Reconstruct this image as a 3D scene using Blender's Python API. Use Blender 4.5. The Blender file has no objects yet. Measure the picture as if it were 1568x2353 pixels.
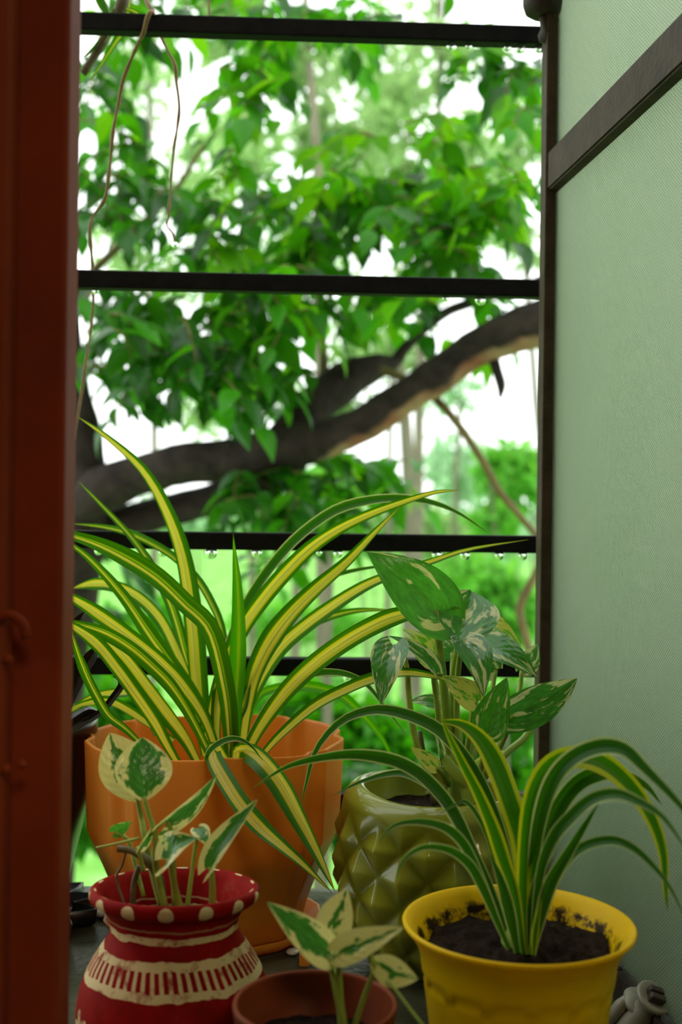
import bpy, bmesh, math, random
import numpy as np
from mathutils import Vector, Matrix, noise as mnoise

sc = bpy.context.scene
COL = sc.collection
random.seed(7)
rng = np.random.default_rng(7)
PI = math.pi

# ------------------------------------------------------------------ camera
F = 2700.0                      # focal length in pixels of the 1568 x 2353 frame
ROLL = 0.0125
CAMP = Vector((0.0, 0.0, 1.4))
RIGHT = Vector((math.cos(ROLL), 0, math.sin(ROLL)))
UPV = Vector((-math.sin(ROLL), 0, math.cos(ROLL)))
cam = bpy.data.cameras.new('camera')
cam.sensor_fit = 'VERTICAL'
cam.sensor_height = 36.0
cam.lens = 36.0 * F / 2353.0
cam.clip_start = 0.02
cam.clip_end = 400
cam.dof.use_dof = True
cam.dof.focus_distance = 0.98
cam.dof.aperture_fstop = (cam.lens / 1000.0) / 0.0085
camo = bpy.data.objects.new('camera', cam)
COL.objects.link(camo)
camo.matrix_world = Matrix(((RIGHT.x, UPV.x, 0, CAMP.x), (RIGHT.y, UPV.y, -1, CAMP.y), (RIGHT.z, UPV.z, 0, CAMP.z), (0, 0, 0, 1)))
sc.camera = camo

# ------------------------------------------------------------------ light
SKY = 2.6
w = bpy.data.worlds.new('overcast_sky')
sc.world = w
w.use_nodes = True
bg = w.node_tree.nodes['Background']
bg.inputs[0].default_value = (0.95, 1.0, 0.97, 1)
bg.inputs[1].default_value = SKY
FILL_ENERGY = 19.0
sc.view_settings.view_transform = 'Standard'
sc.view_settings.look = 'None'
sc.view_settings.gamma = 1
sc.view_settings.exposure = 0.0
sc.view_settings.use_curve_mapping = False
sc.cycles.max_bounces = 8
sc.cycles.transmission_bounces = 8
sc.cycles.transparent_max_bounces = 8
sc.cycles.use_denoising = True
ld = bpy.data.lights.new('added_fill_light', 'AREA')  # unseen lamp, added behind the camera to brighten the pot fronts
ld.shape = 'DISK'
ld.size = 0.7
ld.energy = FILL_ENERGY
ld.color = (1.0, 0.84, 0.56)
lo = bpy.data.objects.new('added_fill_light', ld)
COL.objects.link(lo)
lo.location = (0.5, -1.2, 2.55)


def P(px, py, d):
    """world point seen at pixel (px, py) of the photograph, d metres in front of the camera"""
    return CAMP + d * (Vector((0, 1, 0)) + ((px - 784.0) / F) * RIGHT + ((1176.5 - py) / F) * UPV)


# ------------------------------------------------------------------ helpers
def tag(o, label=None, cat=None, group=None, kind=None):
    for k, v in (('label', label), ('category', cat), ('group', group), ('kind', kind)):
        if v:
            o[k] = v
    return o


def empty(name, loc, label=None, cat=None, group=None, kind=None):
    o = bpy.data.objects.new(name, None)
    COL.objects.link(o)
    o.location = loc
    o.empty_display_size = 0.02
    return tag(o, label, cat, group, kind)


def mesh(name, verts, faces, mats, smooth=True, attrs=None, matidx=None):
    me = bpy.data.meshes.new(name)
    me.from_pydata([tuple(v) for v in verts], [], faces)
    if smooth:
        me.polygons.foreach_set('use_smooth', [True] * len(me.polygons))
    for k, vals in (attrs or {}).items():
        a = me.attributes.new(k, 'FLOAT', 'POINT')
        a.data.foreach_set('value', np.asarray(vals, dtype=np.float32))
    for m in (mats if isinstance(mats, (list, tuple)) else [mats]):
        me.materials.append(m)
    if matidx is not None:
        me.polygons.foreach_set('material_index', matidx)
    me.update()
    return me


def wloc(o):
    p = Vector(o.location)
    while o.parent:
        o = o.parent
        p += o.location
    return p


def obj(name, verts, faces, mat, parent=None, **kw):
    """verts in world coordinates; the object is made relative to its parent"""
    off = wloc(parent) if parent else Vector((0, 0, 0))
    o = bpy.data.objects.new(name, mesh(name, [Vector(v) - off for v in verts], faces, mat, **kw))
    COL.objects.link(o)
    o.parent = parent
    return o


def bm_obj(name, bm, mat, parent=None, smooth=False):
    off = wloc(parent) if parent else Vector((0, 0, 0))
    bmesh.ops.translate(bm, verts=bm.verts, vec=-off)
    me = bpy.data.meshes.new(name)
    bm.to_mesh(me)
    bm.free()
    for p in me.polygons:
        p.use_smooth = smooth
    me.materials.append(mat)
    o = bpy.data.objects.new(name, me)
    COL.objects.link(o)
    o.parent = parent
    return o


def add_box(bm, lo_, hi_, bev=0.0, seg=2):
    r = bmesh.ops.create_cube(bm, size=1)
    vs = r['verts']
    c = (Vector(lo_) + Vector(hi_)) / 2
    s = Vector(hi_) - Vector(lo_)
    for v in vs:
        v.co = Vector((v.co.x * s.x, v.co.y * s.y, v.co.z * s.z)) + c
    if bev:
        es = list({e for v in vs for e in v.link_edges})
        bmesh.ops.bevel(bm, geom=es, offset=bev, segments=seg, affect='EDGES', profile=0.5)
    return vs


def box(name, lo_, hi_, mat, parent=None, bev=0.0):
    bm = bmesh.new()
    add_box(bm, lo_, hi_, bev)
    return bm_obj(name, bm, mat, parent)


def beam(name, a, b, wx, wz, mat, parent=None, bev=0.001, up=Vector((0, 0, 1))):
    """rectangular bar from a to b; wx across, wz along up"""
    a, b = Vector(a), Vector(b)
    t = (b - a).normalized()
    s = t.cross(up).normalized()
    u = s.cross(t).normalized()
    L = (b - a).length
    bm = bmesh.new()
    add_box(bm, (-wx / 2, 0, -wz / 2), (wx / 2, L, wz / 2), bev, 2)
    M = Matrix(((s.x, t.x, u.x, a.x), (s.y, t.y, u.y, a.y), (s.z, t.z, u.z, a.z), (0, 0, 0, 1)))
    bmesh.ops.transform(bm, matrix=M, verts=bm.verts)
    return bm_obj(name, bm, mat, parent)


def lathe(profile, cx, cy, seg=64, fr=None, close=False):
    """profile [(r, z)], fr(theta, r, z, i) -> (r, z)"""
    V, Fc = [], []
    n = len(profile)
    for i, (r, z) in enumerate(profile):
        for k in range(seg):
            th = 2 * PI * k / seg
            rr, zz = fr(th, r, z, i) if fr else (r, z)
            V.append((cx + rr * math.sin(th), cy - rr * math.cos(th), zz))
    for i in range(n - 1):
        for k in range(seg):
            k2 = (k + 1) % seg
            Fc.append((i * seg + k, i * seg + k2, (i + 1) * seg + k2, (i + 1) * seg + k))
    if close:
        Fc.append(tuple(range((n - 1) * seg, n * seg)))
        Fc.append(tuple(reversed(range(seg))))
    return V, Fc


def spline(pts, n):
    """Catmull-Rom through pts (Vectors or tuples), n samples"""
    p = [Vector(q) for q in pts]
    p = [p[0] * 2 - p[1]] + p + [p[-1] * 2 - p[-2]]
    m = len(p) - 3
    out = []
    for i in range(n):
        t = m * i / (n - 1)
        k = min(int(t), m - 1)
        f = t - k
        a, b, c, d = p[k:k + 4]
        out.append(0.5 * ((2 * b) + (c - a) * f + (2 * a - 5 * b + 4 * c - d) * f * f + (3 * b - a - 3 * c + d) * f ** 3))
    return out


def tube_geo(pts, radii, seg=8, V=None, Fc=None):
    V = [] if V is None else V
    Fc = [] if Fc is None else Fc
    base = len(V)
    n = len(pts)
    ref = Vector((0.13, 0.9, 0.31)).normalized()
    for i in range(n):
        t = (pts[min(i + 1, n - 1)] - pts[max(i - 1, 0)])
        t = t.normalized() if t.length > 1e-9 else Vector((0, 0, 1))
        s = t.cross(ref)
        if s.length < 1e-3:
            s = t.cross(Vector((1, 0, 0)))
        s.normalize()
        u = s.cross(t)
        for k in range(seg):
            a = 2 * PI * k / seg
            V.append(pts[i] + (s * math.cos(a) + u * math.sin(a)) * radii[i])
    for i in range(n - 1):
        for k in range(seg):
            k2 = (k + 1) % seg
            Fc.append((base + i * seg + k, base + i * seg + k2, base + (i + 1) * seg + k2, base + (i + 1) * seg + k))
    Fc.append(tuple(base + k for k in reversed(range(seg))))
    Fc.append(tuple(base + (n - 1) * seg + k for k in range(seg)))
    return V, Fc


def pxtube(name, pts, r0, r1, mat, parent=None, n=20, seg=8, lump=0.0):
    """pts [(px, py, d)], r in metres"""
    c = spline([P(*p) for p in pts], n)
    rad = [(r0 + (r1 - r0) * i / (n - 1)) * (1 + lump * (mnoise.noise(c[i] * 60) if lump else 0)) for i in range(n)]
    V, Fc = tube_geo(c, rad, seg)
    return obj(name, V, Fc, mat, parent)


# ------------------------------------------------------------------ materials
class NT:
    def __init__(self, name):
        self.m = bpy.data.materials.new(name)
        self.m.use_nodes = True
        self.t = self.m.node_tree
        self.b = self.t.nodes['Principled BSDF']
        self.out = self.t.nodes['Material Output']

    def n(self, typ, **kw):
        x = self.t.nodes.new(typ)
        for k, v in kw.items():
            setattr(x, k, v)
        return x

    def l(self, a, b):
        self.t.links.new(a, b)

    def val(self, x, sock):
        if hasattr(x, 'is_output'):
            self.l(x, sock)
        else:
            sock.default_value = x

    def math(self, op, a, b=0.0, c=None, clamp=False):
        x = self.n('ShaderNodeMath', operation=op, use_clamp=clamp)
        self.val(a, x.inputs[0])
        self.val(b, x.inputs[1])
        if c is not None:
            self.val(c, x.inputs[2])
        return x.outputs[0]

    def attr(self, name):
        return self.n('ShaderNodeAttribute', attribute_name=name).outputs['Fac']

    def coord(self, which='Object'):
        return self.n('ShaderNodeTexCoord').outputs[which]

    def comb(self, a, b, c):
        x = self.n('ShaderNodeCombineXYZ')
        for i, q in enumerate((a, b, c)):
            self.val(q, x.inputs[i])
        return x.outputs[0]

    def noise(self, vec=None, scale=5.0, detail=3.0, rough=0.55):
        x = self.n('ShaderNodeTexNoise')
        x.inputs['Scale'].default_value = scale
        x.inputs['Detail'].default_value = detail
        x.inputs['Roughness'].default_value = rough
        if vec is not None:
            self.l(vec, x.inputs['Vector'])
        return x.outputs['Fac']

    def ramp(self, fac, stops, interp='LINEAR'):
        x = self.n('ShaderNodeValToRGB')
        x.color_ramp.interpolation = interp
        e = x.color_ramp.elements
        while len(e) < len(stops):
            e.new(0.5)
        for i, (p, c) in enumerate(stops):
            e[i].position = p
            e[i].color = (*c, 1) if len(c) == 3 else c
        self.val(fac, x.inputs[0])
        return x.outputs[0]

    def mix(self, fac, a, b, mode='MIX'):
        x = self.n('ShaderNodeMix', data_type='RGBA', blend_type=mode)
        self.val(fac, x.inputs[0])
        for q, s in ((a, x.inputs[6]), (b, x.inputs[7])):
            if hasattr(q, 'is_output'):
                self.l(q, s)
            else:
                s.default_value = (*q, 1)
        return x.outputs[2]

    def bump(self, h, strength=0.3, dist=0.002):
        x = self.n('ShaderNodeBump')
        x.inputs['Strength'].default_value = strength
        x.inputs['Distance'].default_value = dist
        self.l(h, x.inputs['Height'])
        self.l(x.outputs[0], self.b.inputs['Normal'])
        return x.outputs[0]

    def set(self, color=None, rough=None, spec=None, metal=None, coat=None):
        B = self.b.inputs
        if color is not None:
            if hasattr(color, 'is_output'):
                self.l(color, B['Base Color'])
            else:
                B['Base Color'].default_value = (*color, 1)
        if rough is not None:
            self.val(rough, B['Roughness'])
        if spec is not None:
            B['Specular IOR Level'].default_value = spec
        if metal is not None:
            B['Metallic'].default_value = metal
        if coat is not None:
            B['Coat Weight'].default_value = coat
            B['Coat Roughness'].default_value = 0.08
        return self

    def translucent(self, color, fac):
        tr = self.n('ShaderNodeBsdfTranslucent')
        self.l(color, tr.inputs[0]) if hasattr(color, 'is_output') else setattr(tr.inputs[0], 'default_value', (*color, 1))
        mx = self.n('ShaderNodeMixShader')
        mx.inputs[0].default_value = fac
        self.l(self.b.outputs[0], mx.inputs[1])
        self.l(tr.outputs[0], mx.inputs[2])
        self.l(mx.outputs[0], self.out.inputs[0])


def srgb(r, g, b):
    f = lambda c: (c / 255 / 12.92) if c / 255 <= 0.04045 else ((c / 255 + 0.055) / 1.055) ** 2.4
    return (f(r), f(g), f(b))


def simple(name, c1, c2, scale=20, rough=0.5, bump=0.0, spec=0.5, detail=4, bscale=None, coat=None, metal=None):
    t = NT(name)
    co = t.coord()
    n = t.noise(co, scale, detail)
    t.set(t.ramp(n, [(0.3, c1), (0.7, c2)]), rough, spec, metal, coat)
    if bump:
        t.bump(t.noise(co, bscale or scale * 2.5, 5), bump, 0.002)
    return t.m


M = {}
M['plaster'] = simple('plaster', (0.32, 0.27, 0.2), (0.40, 0.34, 0.26), 6, 0.8, 0.1)
M['floor'] = simple('room_floor', (0.12, 0.07, 0.045), (0.17, 0.1, 0.06), 4, 0.6)
M['outer_wall'] = simple('outer_wall', (0.3, 0.28, 0.24), (0.42, 0.4, 0.35), 5, 0.85, 0.3)
M['red_wood'] = simple('red_brown_paint', (0.20, 0.030, 0.009), (0.32, 0.050, 0.014), 9, 0.6, 0.25, 0.08, 5, 30)
M['ledge'] = simple('wet_ledge', (0.022, 0.022, 0.011), (0.085, 0.085, 0.05), 22, 0.3, 0.8, 0.25, 5, 40)
M['bar'] = simple('black_bar_paint', (0.004, 0.004, 0.0045), (0.009, 0.009, 0.009), 60, 0.55, 0.25, 0.1, 3, 140)
M['steel'] = simple('brown_window_paint', (0.038, 0.025, 0.014), (0.068, 0.046, 0.028), 40, 0.6, 0.6, 0.12, 5, 160)
M['steel_dark'] = simple('shaded_window_paint', (0.022, 0.012, 0.008), (0.035, 0.02, 0.014), 40, 0.6, 0.4, 0.3, 4, 120)  # darker copy of the window paint, groove shade put into the colour
M['knob'] = simple('cream_knob', (0.16, 0.15, 0.105), (0.24, 0.225, 0.165), 30, 0.4, 0.15)
M['screw'] = simple('rusty_screw', (0.03, 0.02, 0.013), (0.06, 0.04, 0.027), 60, 0.5, 0.4)
M['putty'] = simple('old_putty', (0.02, 0.018, 0.012), (0.05, 0.045, 0.03), 60, 0.8, 0.8)

# patterned figured glass
t = NT('figured_glass')
co = t.coord()
sx = t.n('ShaderNodeSeparateXYZ')
t.l(co, sx.inputs[0])
K = 2 * PI / 0.0031
wy = t.math('SINE', t.math('MULTIPLY', sx.outputs[1], K * 0.8))
wz = t.math('SINE', t.math('MULTIPLY', sx.outputs[2], K))
cell = t.math('MULTIPLY', wy, wz)
h = t.math('ADD', cell, t.math('MULTIPLY', t.noise(co, 160, 3), 0.9))
dirt = t.noise(co, 11, 6, 0.7)
t.set((0.74, 0.82, 0.72), 0.36, 0.35)
t.b.inputs['Transmission Weight'].default_value = 1.0
t.b.inputs['IOR'].default_value = 1.35
nb = t.bump(h, 0.9, 0.0016)
pk = t.math('MULTIPLY', t.math('SUBTRACT', cell, -0.15), 1.6, clamp=True)
t.l(t.mix(pk, (0.46, 0.57, 0.40), (0.95, 1.0, 0.82)), t.b.inputs['Base Color'])  # bright and dark spots of the relief painted into the tint
tr = t.n('ShaderNodeBsdfTranslucent')
t.l(t.mix(pk, (0.32, 0.46, 0.28), (0.88, 1.0, 0.72)), tr.inputs[0])
df = t.n('ShaderNodeBsdfDiffuse')
t.l(t.mix(t.math('MULTIPLY', pk, 0.6), t.ramp(dirt, [(0.3, (0.10, 0.13, 0.08)), (0.7, (0.24, 0.27, 0.19))]), (0.42, 0.48, 0.38)), df.inputs[0])
for q in (tr, df):
    t.l(nb, q.inputs['Normal'])
m1 = t.n('ShaderNodeMixShader'); m1.inputs[0].default_value = 0.25
m2 = t.n('ShaderNodeMixShader'); m2.inputs[0].default_value = 0.14
t.l(t.b.outputs[0], m1.inputs[1]); t.l(tr.outputs[0], m1.inputs[2])
t.l(m1.outputs[0], m2.inputs[1]); t.l(df.outputs[0], m2.inputs[2])
t.l(m2.outputs[0], t.out.inputs[0])
M['glass'] = t.m

t = NT('water')
t.set((1, 1, 1), 0.0)
t.b.inputs['Transmission Weight'].default_value = 1
t.b.inputs['IOR'].default_value = 1.33
M['water'] = t.m

# pots
def plastic(name, c1, c2, rough=0.38, trans=0.0, tc=None):
    t = NT(name)
    co = t.coord()
    n = t.noise(co, 18, 5)
    c = t.ramp(n, [(0.3, c1), (0.7, c2)])
    t.set(c, rough, 0.22)
    t.bump(t.noise(co, 90, 3), 0.08, 0.001)
    if trans:
        t.translucent(tc or c, trans)
    return t.m


M['orange'] = plastic('orange_plastic', (0.66, 0.275, 0.030), (0.78, 0.345, 0.05), 0.42, 0.35, (0.95, 0.32, 0.02))
M['black'] = simple('black_plastic', (0.006, 0.006, 0.006), (0.014, 0.013, 0.012), 15, 0.28, 0.15, 0.5)
M['brown_pot'] = simple('brown_plastic', (0.13, 0.025, 0.006), (0.21, 0.042, 0.012), 18, 0.45, 0.1, 0.1)

t = NT('yellow_plastic')
co = t.coord()
pz = t.attr('pz')
n = t.noise(co, 45, 5, 0.7)
inner = t.attr('inner')
dirt = t.math('MULTIPLY', inner, t.math('MULTIPLY', t.math('SUBTRACT', t.math('ADD', t.noise(co, 60, 4, 0.7), t.math('MULTIPLY', inner, 0.25)), 0.68), 9.0, clamp=True), clamp=True)
yc = t.ramp(t.noise(co, 12, 4), [(0.3, (0.80, 0.50, 0.001)), (0.7, (0.90, 0.60, 0.002))])
sp = t.math('MULTIPLY', t.math('SUBTRACT', n, 0.68), 8, clamp=True)
c = t.mix(t.math('MULTIPLY', sp, 0.5), yc, (0.2, 0.1, 0.005))
t.set(t.mix(dirt, c, (0.035, 0.018, 0.006)), 0.42, 0.15)
t.translucent(t.mix(dirt, yc, (0.03, 0.015, 0.004)), 0.25)
M['yellow'] = t.m

t = NT('green_glaze')
co = t.coord()
g = t.noise(co, 25, 4)
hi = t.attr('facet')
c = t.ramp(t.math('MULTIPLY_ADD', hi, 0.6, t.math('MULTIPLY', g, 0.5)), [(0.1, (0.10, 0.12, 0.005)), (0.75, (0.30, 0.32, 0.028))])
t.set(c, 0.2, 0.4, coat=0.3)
M['green_glaze'] = t.m

# painted clay pot
t = NT('painted_clay')
co = t.coord()
pz = t.attr('pz')
s = t.n('ShaderNodeSeparateXYZ'); t.l(co, s.inputs[0])
ang = t.math('ARCTAN2', s.outputs[0], t.math('MULTIPLY', s.outputs[1], -1.0))
wob = t.math('MULTIPLY', t.math('SUBTRACT', t.noise(co, 55, 3), 0.5), 0.006)
z = t.math('ADD', pz, wob)
band = lambda a, b: t.math('MULTIPLY', t.math('GREATER_THAN', z, a), t.math('LESS_THAN', z, b))
thin = band(1.1255 - 0.0115, 1.1165 - 0.001)
b1 = band(1.1060, 1.1105)
b2 = band(1.0915, 1.0965)
b3 = band(1.0755, 1.0805)
hat = t.math('MULTIPLY', band(1.0800, 1.0920), t.math('GREATER_THAN', t.math('SINE', t.math('MULTIPLY_ADD', t.math('ADD', ang, t.math('MULTIPLY', pz, 3.0)), 58.0, t.math('MULTIPLY', t.noise(co, 30, 2), 4.0))), 0.18))
dsel = t.math('SUBTRACT', t.math('MODULO', t.math('ADD', ang, 2 * PI + 2 * PI / 28 - 0.04), 2 * PI / 14), PI / 14)
dx = t.math('DIVIDE', dsel, 0.088)
rimv = t.attr('rimv')
dy = t.math('DIVIDE', t.math('SUBTRACT', rimv, 0.5), 0.34)
dot = t.math('MULTIPLY', t.math('LESS_THAN', t.math('ADD', t.math('POWER', dx, 2.0), t.math('ADD', t.math('POWER', dy, 2.0), t.math('MULTIPLY', t.noise(co, 90, 2), 0.5))), 1.2), t.math('GREATER_THAN', rimv, 0.01))
# little flowers low on the belly
fa = t.math('SUBTRACT', t.math('MODULO', t.math('ADD', ang, 2 * PI), 2 * PI / 9), PI / 9)
fx = t.math('MULTIPLY', fa, 0.066)
fz = t.math('SUBTRACT', pz, 1.048)
fr = t.math('SQRT', t.math('ADD', t.math('POWER', fx, 2.0), t.math('POWER', fz, 2.0)))
fang = t.math('ARCTAN2', fz, fx)
flow = t.math('LESS_THAN', fr, t.math('MULTIPLY_ADD', t.math('ABSOLUTE', t.math('SINE', t.math('MULTIPLY', fang, 2.5))), 0.011, 0.001))
worn = t.noise(co, 70, 5, 0.7)
wmask = t.math('MULTIPLY', t.math('SUBTRACT', worn, 0.33), 6, clamp=True)
mk = None
for q in (b1, b2, b3, hat, flow):
    mk = q if mk is None else t.math('MAXIMUM', mk, q)
mk = t.math('MULTIPLY', mk, wmask)
mk = t.math('MAXIMUM', mk, t.math('MULTIPLY', thin, 0.35))
mk = t.math('MAXIMUM', mk, t.math('MULTIPLY', dot, t.math('MULTIPLY_ADD', wmask, 0.3, 0.7)))
red = t.ramp(t.noise(co, 26, 6, 0.7), [(0.3, (0.12, 0.003, 0.002)), (0.6, (0.25, 0.006, 0.004)), (0.88, (0.33, 0.08, 0.04))])
t.set(t.mix(mk, red, (0.56, 0.46, 0.24)), 0.6, 0.04)
t.bump(t.math('ADD', t.noise(co, 120, 3), mk), 0.15, 0.001)
M['clay'] = t.m

t = NT('soil')
co = t.coord()
n = t.noise(co, 140, 6, 0.7)
t.set(t.ramp(n, [(0.35, (0.008, 0.005, 0.003)), (0.6, (0.03, 0.018, 0.01)), (0.8, (0.1, 0.075, 0.05))]), 0.85, 0.08)
t.bump(n, 1.0, 0.006)
M['soil'] = t.m


# leaves
def blade_mat(name, stops, trans=0.42, rough=0.32, boost=1.5, shift=0.26):
    """stripes across the blade from the attribute u"""
    t = NT(name)
    u, v = t.attr('u'), t.attr('v')
    oi = t.n('ShaderNodeObjectInfo').outputs['Random']
    nz = t.noise(t.comb(t.math('MULTIPLY', u, 9.0), t.math('MULTIPLY', v, 1.6), t.math('MULTIPLY', oi, 40.0)), 1.0, 2)
    uu = t.math('ADD', t.math('ADD', u, t.math('MULTIPLY', t.math('SUBTRACT', nz, 0.5), 0.16)), t.math('MULTIPLY', t.math('SUBTRACT', t.math('FRACT', t.math('MULTIPLY', oi, 7.3)), 0.5), shift))
    fine = t.noise(t.comb(t.math('MULTIPLY', u, 26.0), t.math('MULTIPLY', v, 1.2), t.math('MULTIPLY', oi, 17.0)), 1.0, 2)
    c = t.ramp(uu, stops)
    c = t.mix(t.math('MULTIPLY', t.math('SUBTRACT', fine, 0.52), 3.0, clamp=True), c, (0.10, 0.26, 0.012))
    c = t.mix(t.math('MULTIPLY', t.math('SUBTRACT', v, 0.93), 9.0, clamp=True), c, (0.09, 0.12, 0.012))
    t.set(c, rough + 0.06, 0.3)
    t.bump(t.noise(t.comb(t.math('MULTIPLY', u, 40.0), t.math('MULTIPLY', v, 3.0), 0.0), 1.0, 2), 0.25, 0.0008)
    hs = t.n('ShaderNodeHueSaturation')
    hs.inputs['Saturation'].default_value = 1.1
    hs.inputs['Value'].default_value = boost
    t.l(c, hs.inputs['Color'])
    t.translucent(hs.outputs[0], trans)
    return t.m


G1, G2 = (0.03, 0.13, 0.006), (0.05, 0.20, 0.008)
Y1, Y2 = (0.64, 0.56, 0.06), (0.74, 0.66, 0.14)
M['bladeA'] = blade_mat('yellow_striped_blade', [(0.0, G1), (0.2, G2), (0.24, Y1), (0.46, Y2), (0.49, (0.3, 0.38, 0.04)), (0.52, Y2), (0.73, Y1), (0.77, G2), (1.0, G1)])
M['bladeG'] = blade_mat('green_striped_blade', [(0.0, G1), (0.3, G2), (0.36, Y1), (0.44, Y2), (0.5, G2), (0.6, (0.3, 0.42, 0.04)), (0.68, G1), (1.0, G1)])
M['bladeC'] = blade_mat('fresh_green_blade', [(0.0, (0.05, 0.27, 0.01)), (0.35, (0.08, 0.36, 0.012)), (0.5, (0.3, 0.5, 0.03)), (0.65, (0.08, 0.36, 0.012)), (1.0, (0.05, 0.27, 0.01))])
C1 = (0.55, 0.6, 0.24)
M['bladeB'] = blade_mat('cream_edged_blade', [(0.0, C1), (0.06, C1), (0.11, (0.03, 0.13, 0.010)), (0.5, (0.028, 0.115, 0.012)), (0.89, (0.03, 0.13, 0.010)), (0.94, C1), (1.0, C1)], 0.36, 0.3, 1.4, 0.0)
M['bladeY'] = blade_mat('yellow_edged_blade', [(0.0, (0.58, 0.58, 0.05)), (0.17, (0.5, 0.54, 0.05)), (0.22, (0.05, 0.2, 0.012)), (0.78, (0.05, 0.2, 0.012)), (0.83, (0.5, 0.54, 0.05)), (1.0, (0.58, 0.58, 0.05))], 0.4, 0.3, 1.4, 0.04)


def pothos_mat(name, mode, thr, green=(0.035, 0.15, 0.015), cream=(0.76, 0.71, 0.24), trans=0.3):
    t = NT(name)
    u, v = t.attr('u'), t.attr('v')
    oi = t.n('ShaderNodeObjectInfo').outputs['Random']
    au = t.math('ABSOLUTE', u)
    z = t.math('MULTIPLY', oi, 60.0)
    if mode == 'edge':
        nz = t.noise(t.comb(t.math('MULTIPLY', u, 1.4), t.math('MULTIPLY', v, 2.2), z), 1.6, 3, 0.6)
        val = t.math('ADD', t.math('MULTIPLY', au, 0.5), nz)
    else:
        nz = t.noise(t.comb(t.math('MULTIPLY', u, 1.5), t.math('MULTIPLY', t.math('SUBTRACT', v, t.math('MULTIPLY', au, 0.45)), 1.9), z), 1.5, 3, 0.55)
        val = t.math('ADD', nz, t.math('MULTIPLY', au, 0.06))
    msk = t.math('MULTIPLY', t.math('SUBTRACT', val, thr), 22, clamp=True)
    g2 = t.noise(t.comb(t.math('MULTIPLY', u, 6.0), t.math('MULTIPLY', v, 6.0), z), 1.0, 3)
    gr = t.ramp(g2, [(0.35, green), (0.7, tuple(q * 1.7 for q in green))])
    vein = t.math('MULTIPLY', t.math('SUBTRACT', 0.05, au), 14, clamp=True)
    c = t.mix(msk, gr, t.mix(g2, cream, tuple(q * 0.8 for q in cream)))
    c = t.mix(t.math('MULTIPLY', vein, 0.45), c, (0.12, 0.25, 0.03))
    t.set(c, 0.22, 0.5)
    t.bump(t.math('ADD', t.math('MULTIPLY', t.math('SINE', t.math('MULTIPLY', t.math('SUBTRACT', v, t.math('MULTIPLY', au, 0.4)), 42.0)), 0.16), g2), 0.35, 0.0014)
    hs = t.n('ShaderNodeHueSaturation')
    hs.inputs['Value'].default_value = 1.5
    t.l(c, hs.inputs['Color'])
    t.translucent(hs.outputs[0], trans)
    return t.m


M['njoy'] = pothos_mat('white_edged_pothos', 'edge', 0.80)
M['njoy_pale'] = pothos_mat('mostly_cream_pothos', 'edge', 0.60)
M['marble'] = pothos_mat('marbled_pothos', 'marble', 0.56, cream=(0.55, 0.56, 0.25))
M['marble_green'] = pothos_mat('lightly_marbled_pothos', 'marble', 0.62, green=(0.045, 0.2, 0.013), cream=(0.58, 0.6, 0.2), trans=0.4)
M['marble_lime'] = pothos_mat('yellowish_pothos', 'marble', 0.46, green=(0.09, 0.25, 0.015), cream=(0.5, 0.52, 0.08), trans=0.4)
M['stem'] = simple('green_stem', (0.24, 0.36, 0.045), (0.36, 0.48, 0.08), 40, 0.4)
M['brown_stem'] = simple('brown_stem', (0.07, 0.055, 0.02), (0.12, 0.1, 0.035), 60, 0.6, 0.4)
M['root'] = simple('aerial_root', (0.17, 0.1, 0.025), (0.3, 0.19, 0.05), 60, 0.5)
M['dry'] = simple('dried_orange_stub', (0.4, 0.16, 0.02), (0.55, 0.25, 0.04), 60, 0.7)


def tree_leaf(name, g, tr, rough=0.35, fac=0.45, spec=0.2):
    t = NT(name)
    oi = t.n('ShaderNodeObjectInfo').outputs['Random']
    r = t.math('ADD', t.math('MULTIPLY', oi, 0.6), t.math('MULTIPLY', t.attr('tint'), 0.9))
    c = t.mix(r, tuple(q * 0.6 for q in g), tuple(q * 1.35 for q in g))
    t.set(c, rough, spec)
    t.translucent(t.mix(r, tuple(q * 0.7 for q in tr), tuple(min(q * 1.25, 0.9) for q in tr)), fac)
    return t.m


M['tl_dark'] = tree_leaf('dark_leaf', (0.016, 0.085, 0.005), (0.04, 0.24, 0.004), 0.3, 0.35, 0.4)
M['tl_mid'] = tree_leaf('mid_leaf', (0.035, 0.18, 0.005), (0.10, 0.46, 0.004), 0.33, 0.5, 0.25)
M['tl_lime'] = tree_leaf('lime_leaf', (0.10, 0.33, 0.005), (0.24, 0.66, 0.006), 0.4, 0.55, 0.15)
M['tl_far'] = tree_leaf('far_pale_leaf', (0.27, 0.42, 0.16), (0.36, 0.55, 0.2), 0.5, 0.5)  # haze of distance put into the pale leaf colour
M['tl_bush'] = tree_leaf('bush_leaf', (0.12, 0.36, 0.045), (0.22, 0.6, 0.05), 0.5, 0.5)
M['tl_haze'] = tree_leaf('hazed_leaf', (0.32, 0.5, 0.30), (0.4, 0.6, 0.36), 0.6, 0.5)  # thicker haze painted in as a paler, bluer green
M['bark'] = simple('dark_bark', (0.014, 0.010, 0.008), (0.05, 0.038, 0.03), 22, 0.85, 0.9, 0.2, 6, 40)
t = NT('peeling_bark')
co = t.coord()
s = t.n('ShaderNodeSeparateXYZ'); t.l(t.n('ShaderNodeNewGeometry').outputs['Normal'], s.inputs[0])
under = t.attr('under')
pe = t.math('MULTIPLY', t.math('SUBTRACT', t.math('ADD', under, t.math('MULTIPLY', t.noise(co, 9, 4), 0.9)), 1.03), 6, clamp=True)
dk = t.ramp(t.noise(co, 24, 6), [(0.3, (0.014, 0.010, 0.008)), (0.7, (0.05, 0.037, 0.028))])
lt = t.ramp(t.noise(co, 14, 4), [(0.3, (0.27, 0.11, 0.055)), (0.7, (0.42, 0.3, 0.17))])
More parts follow.
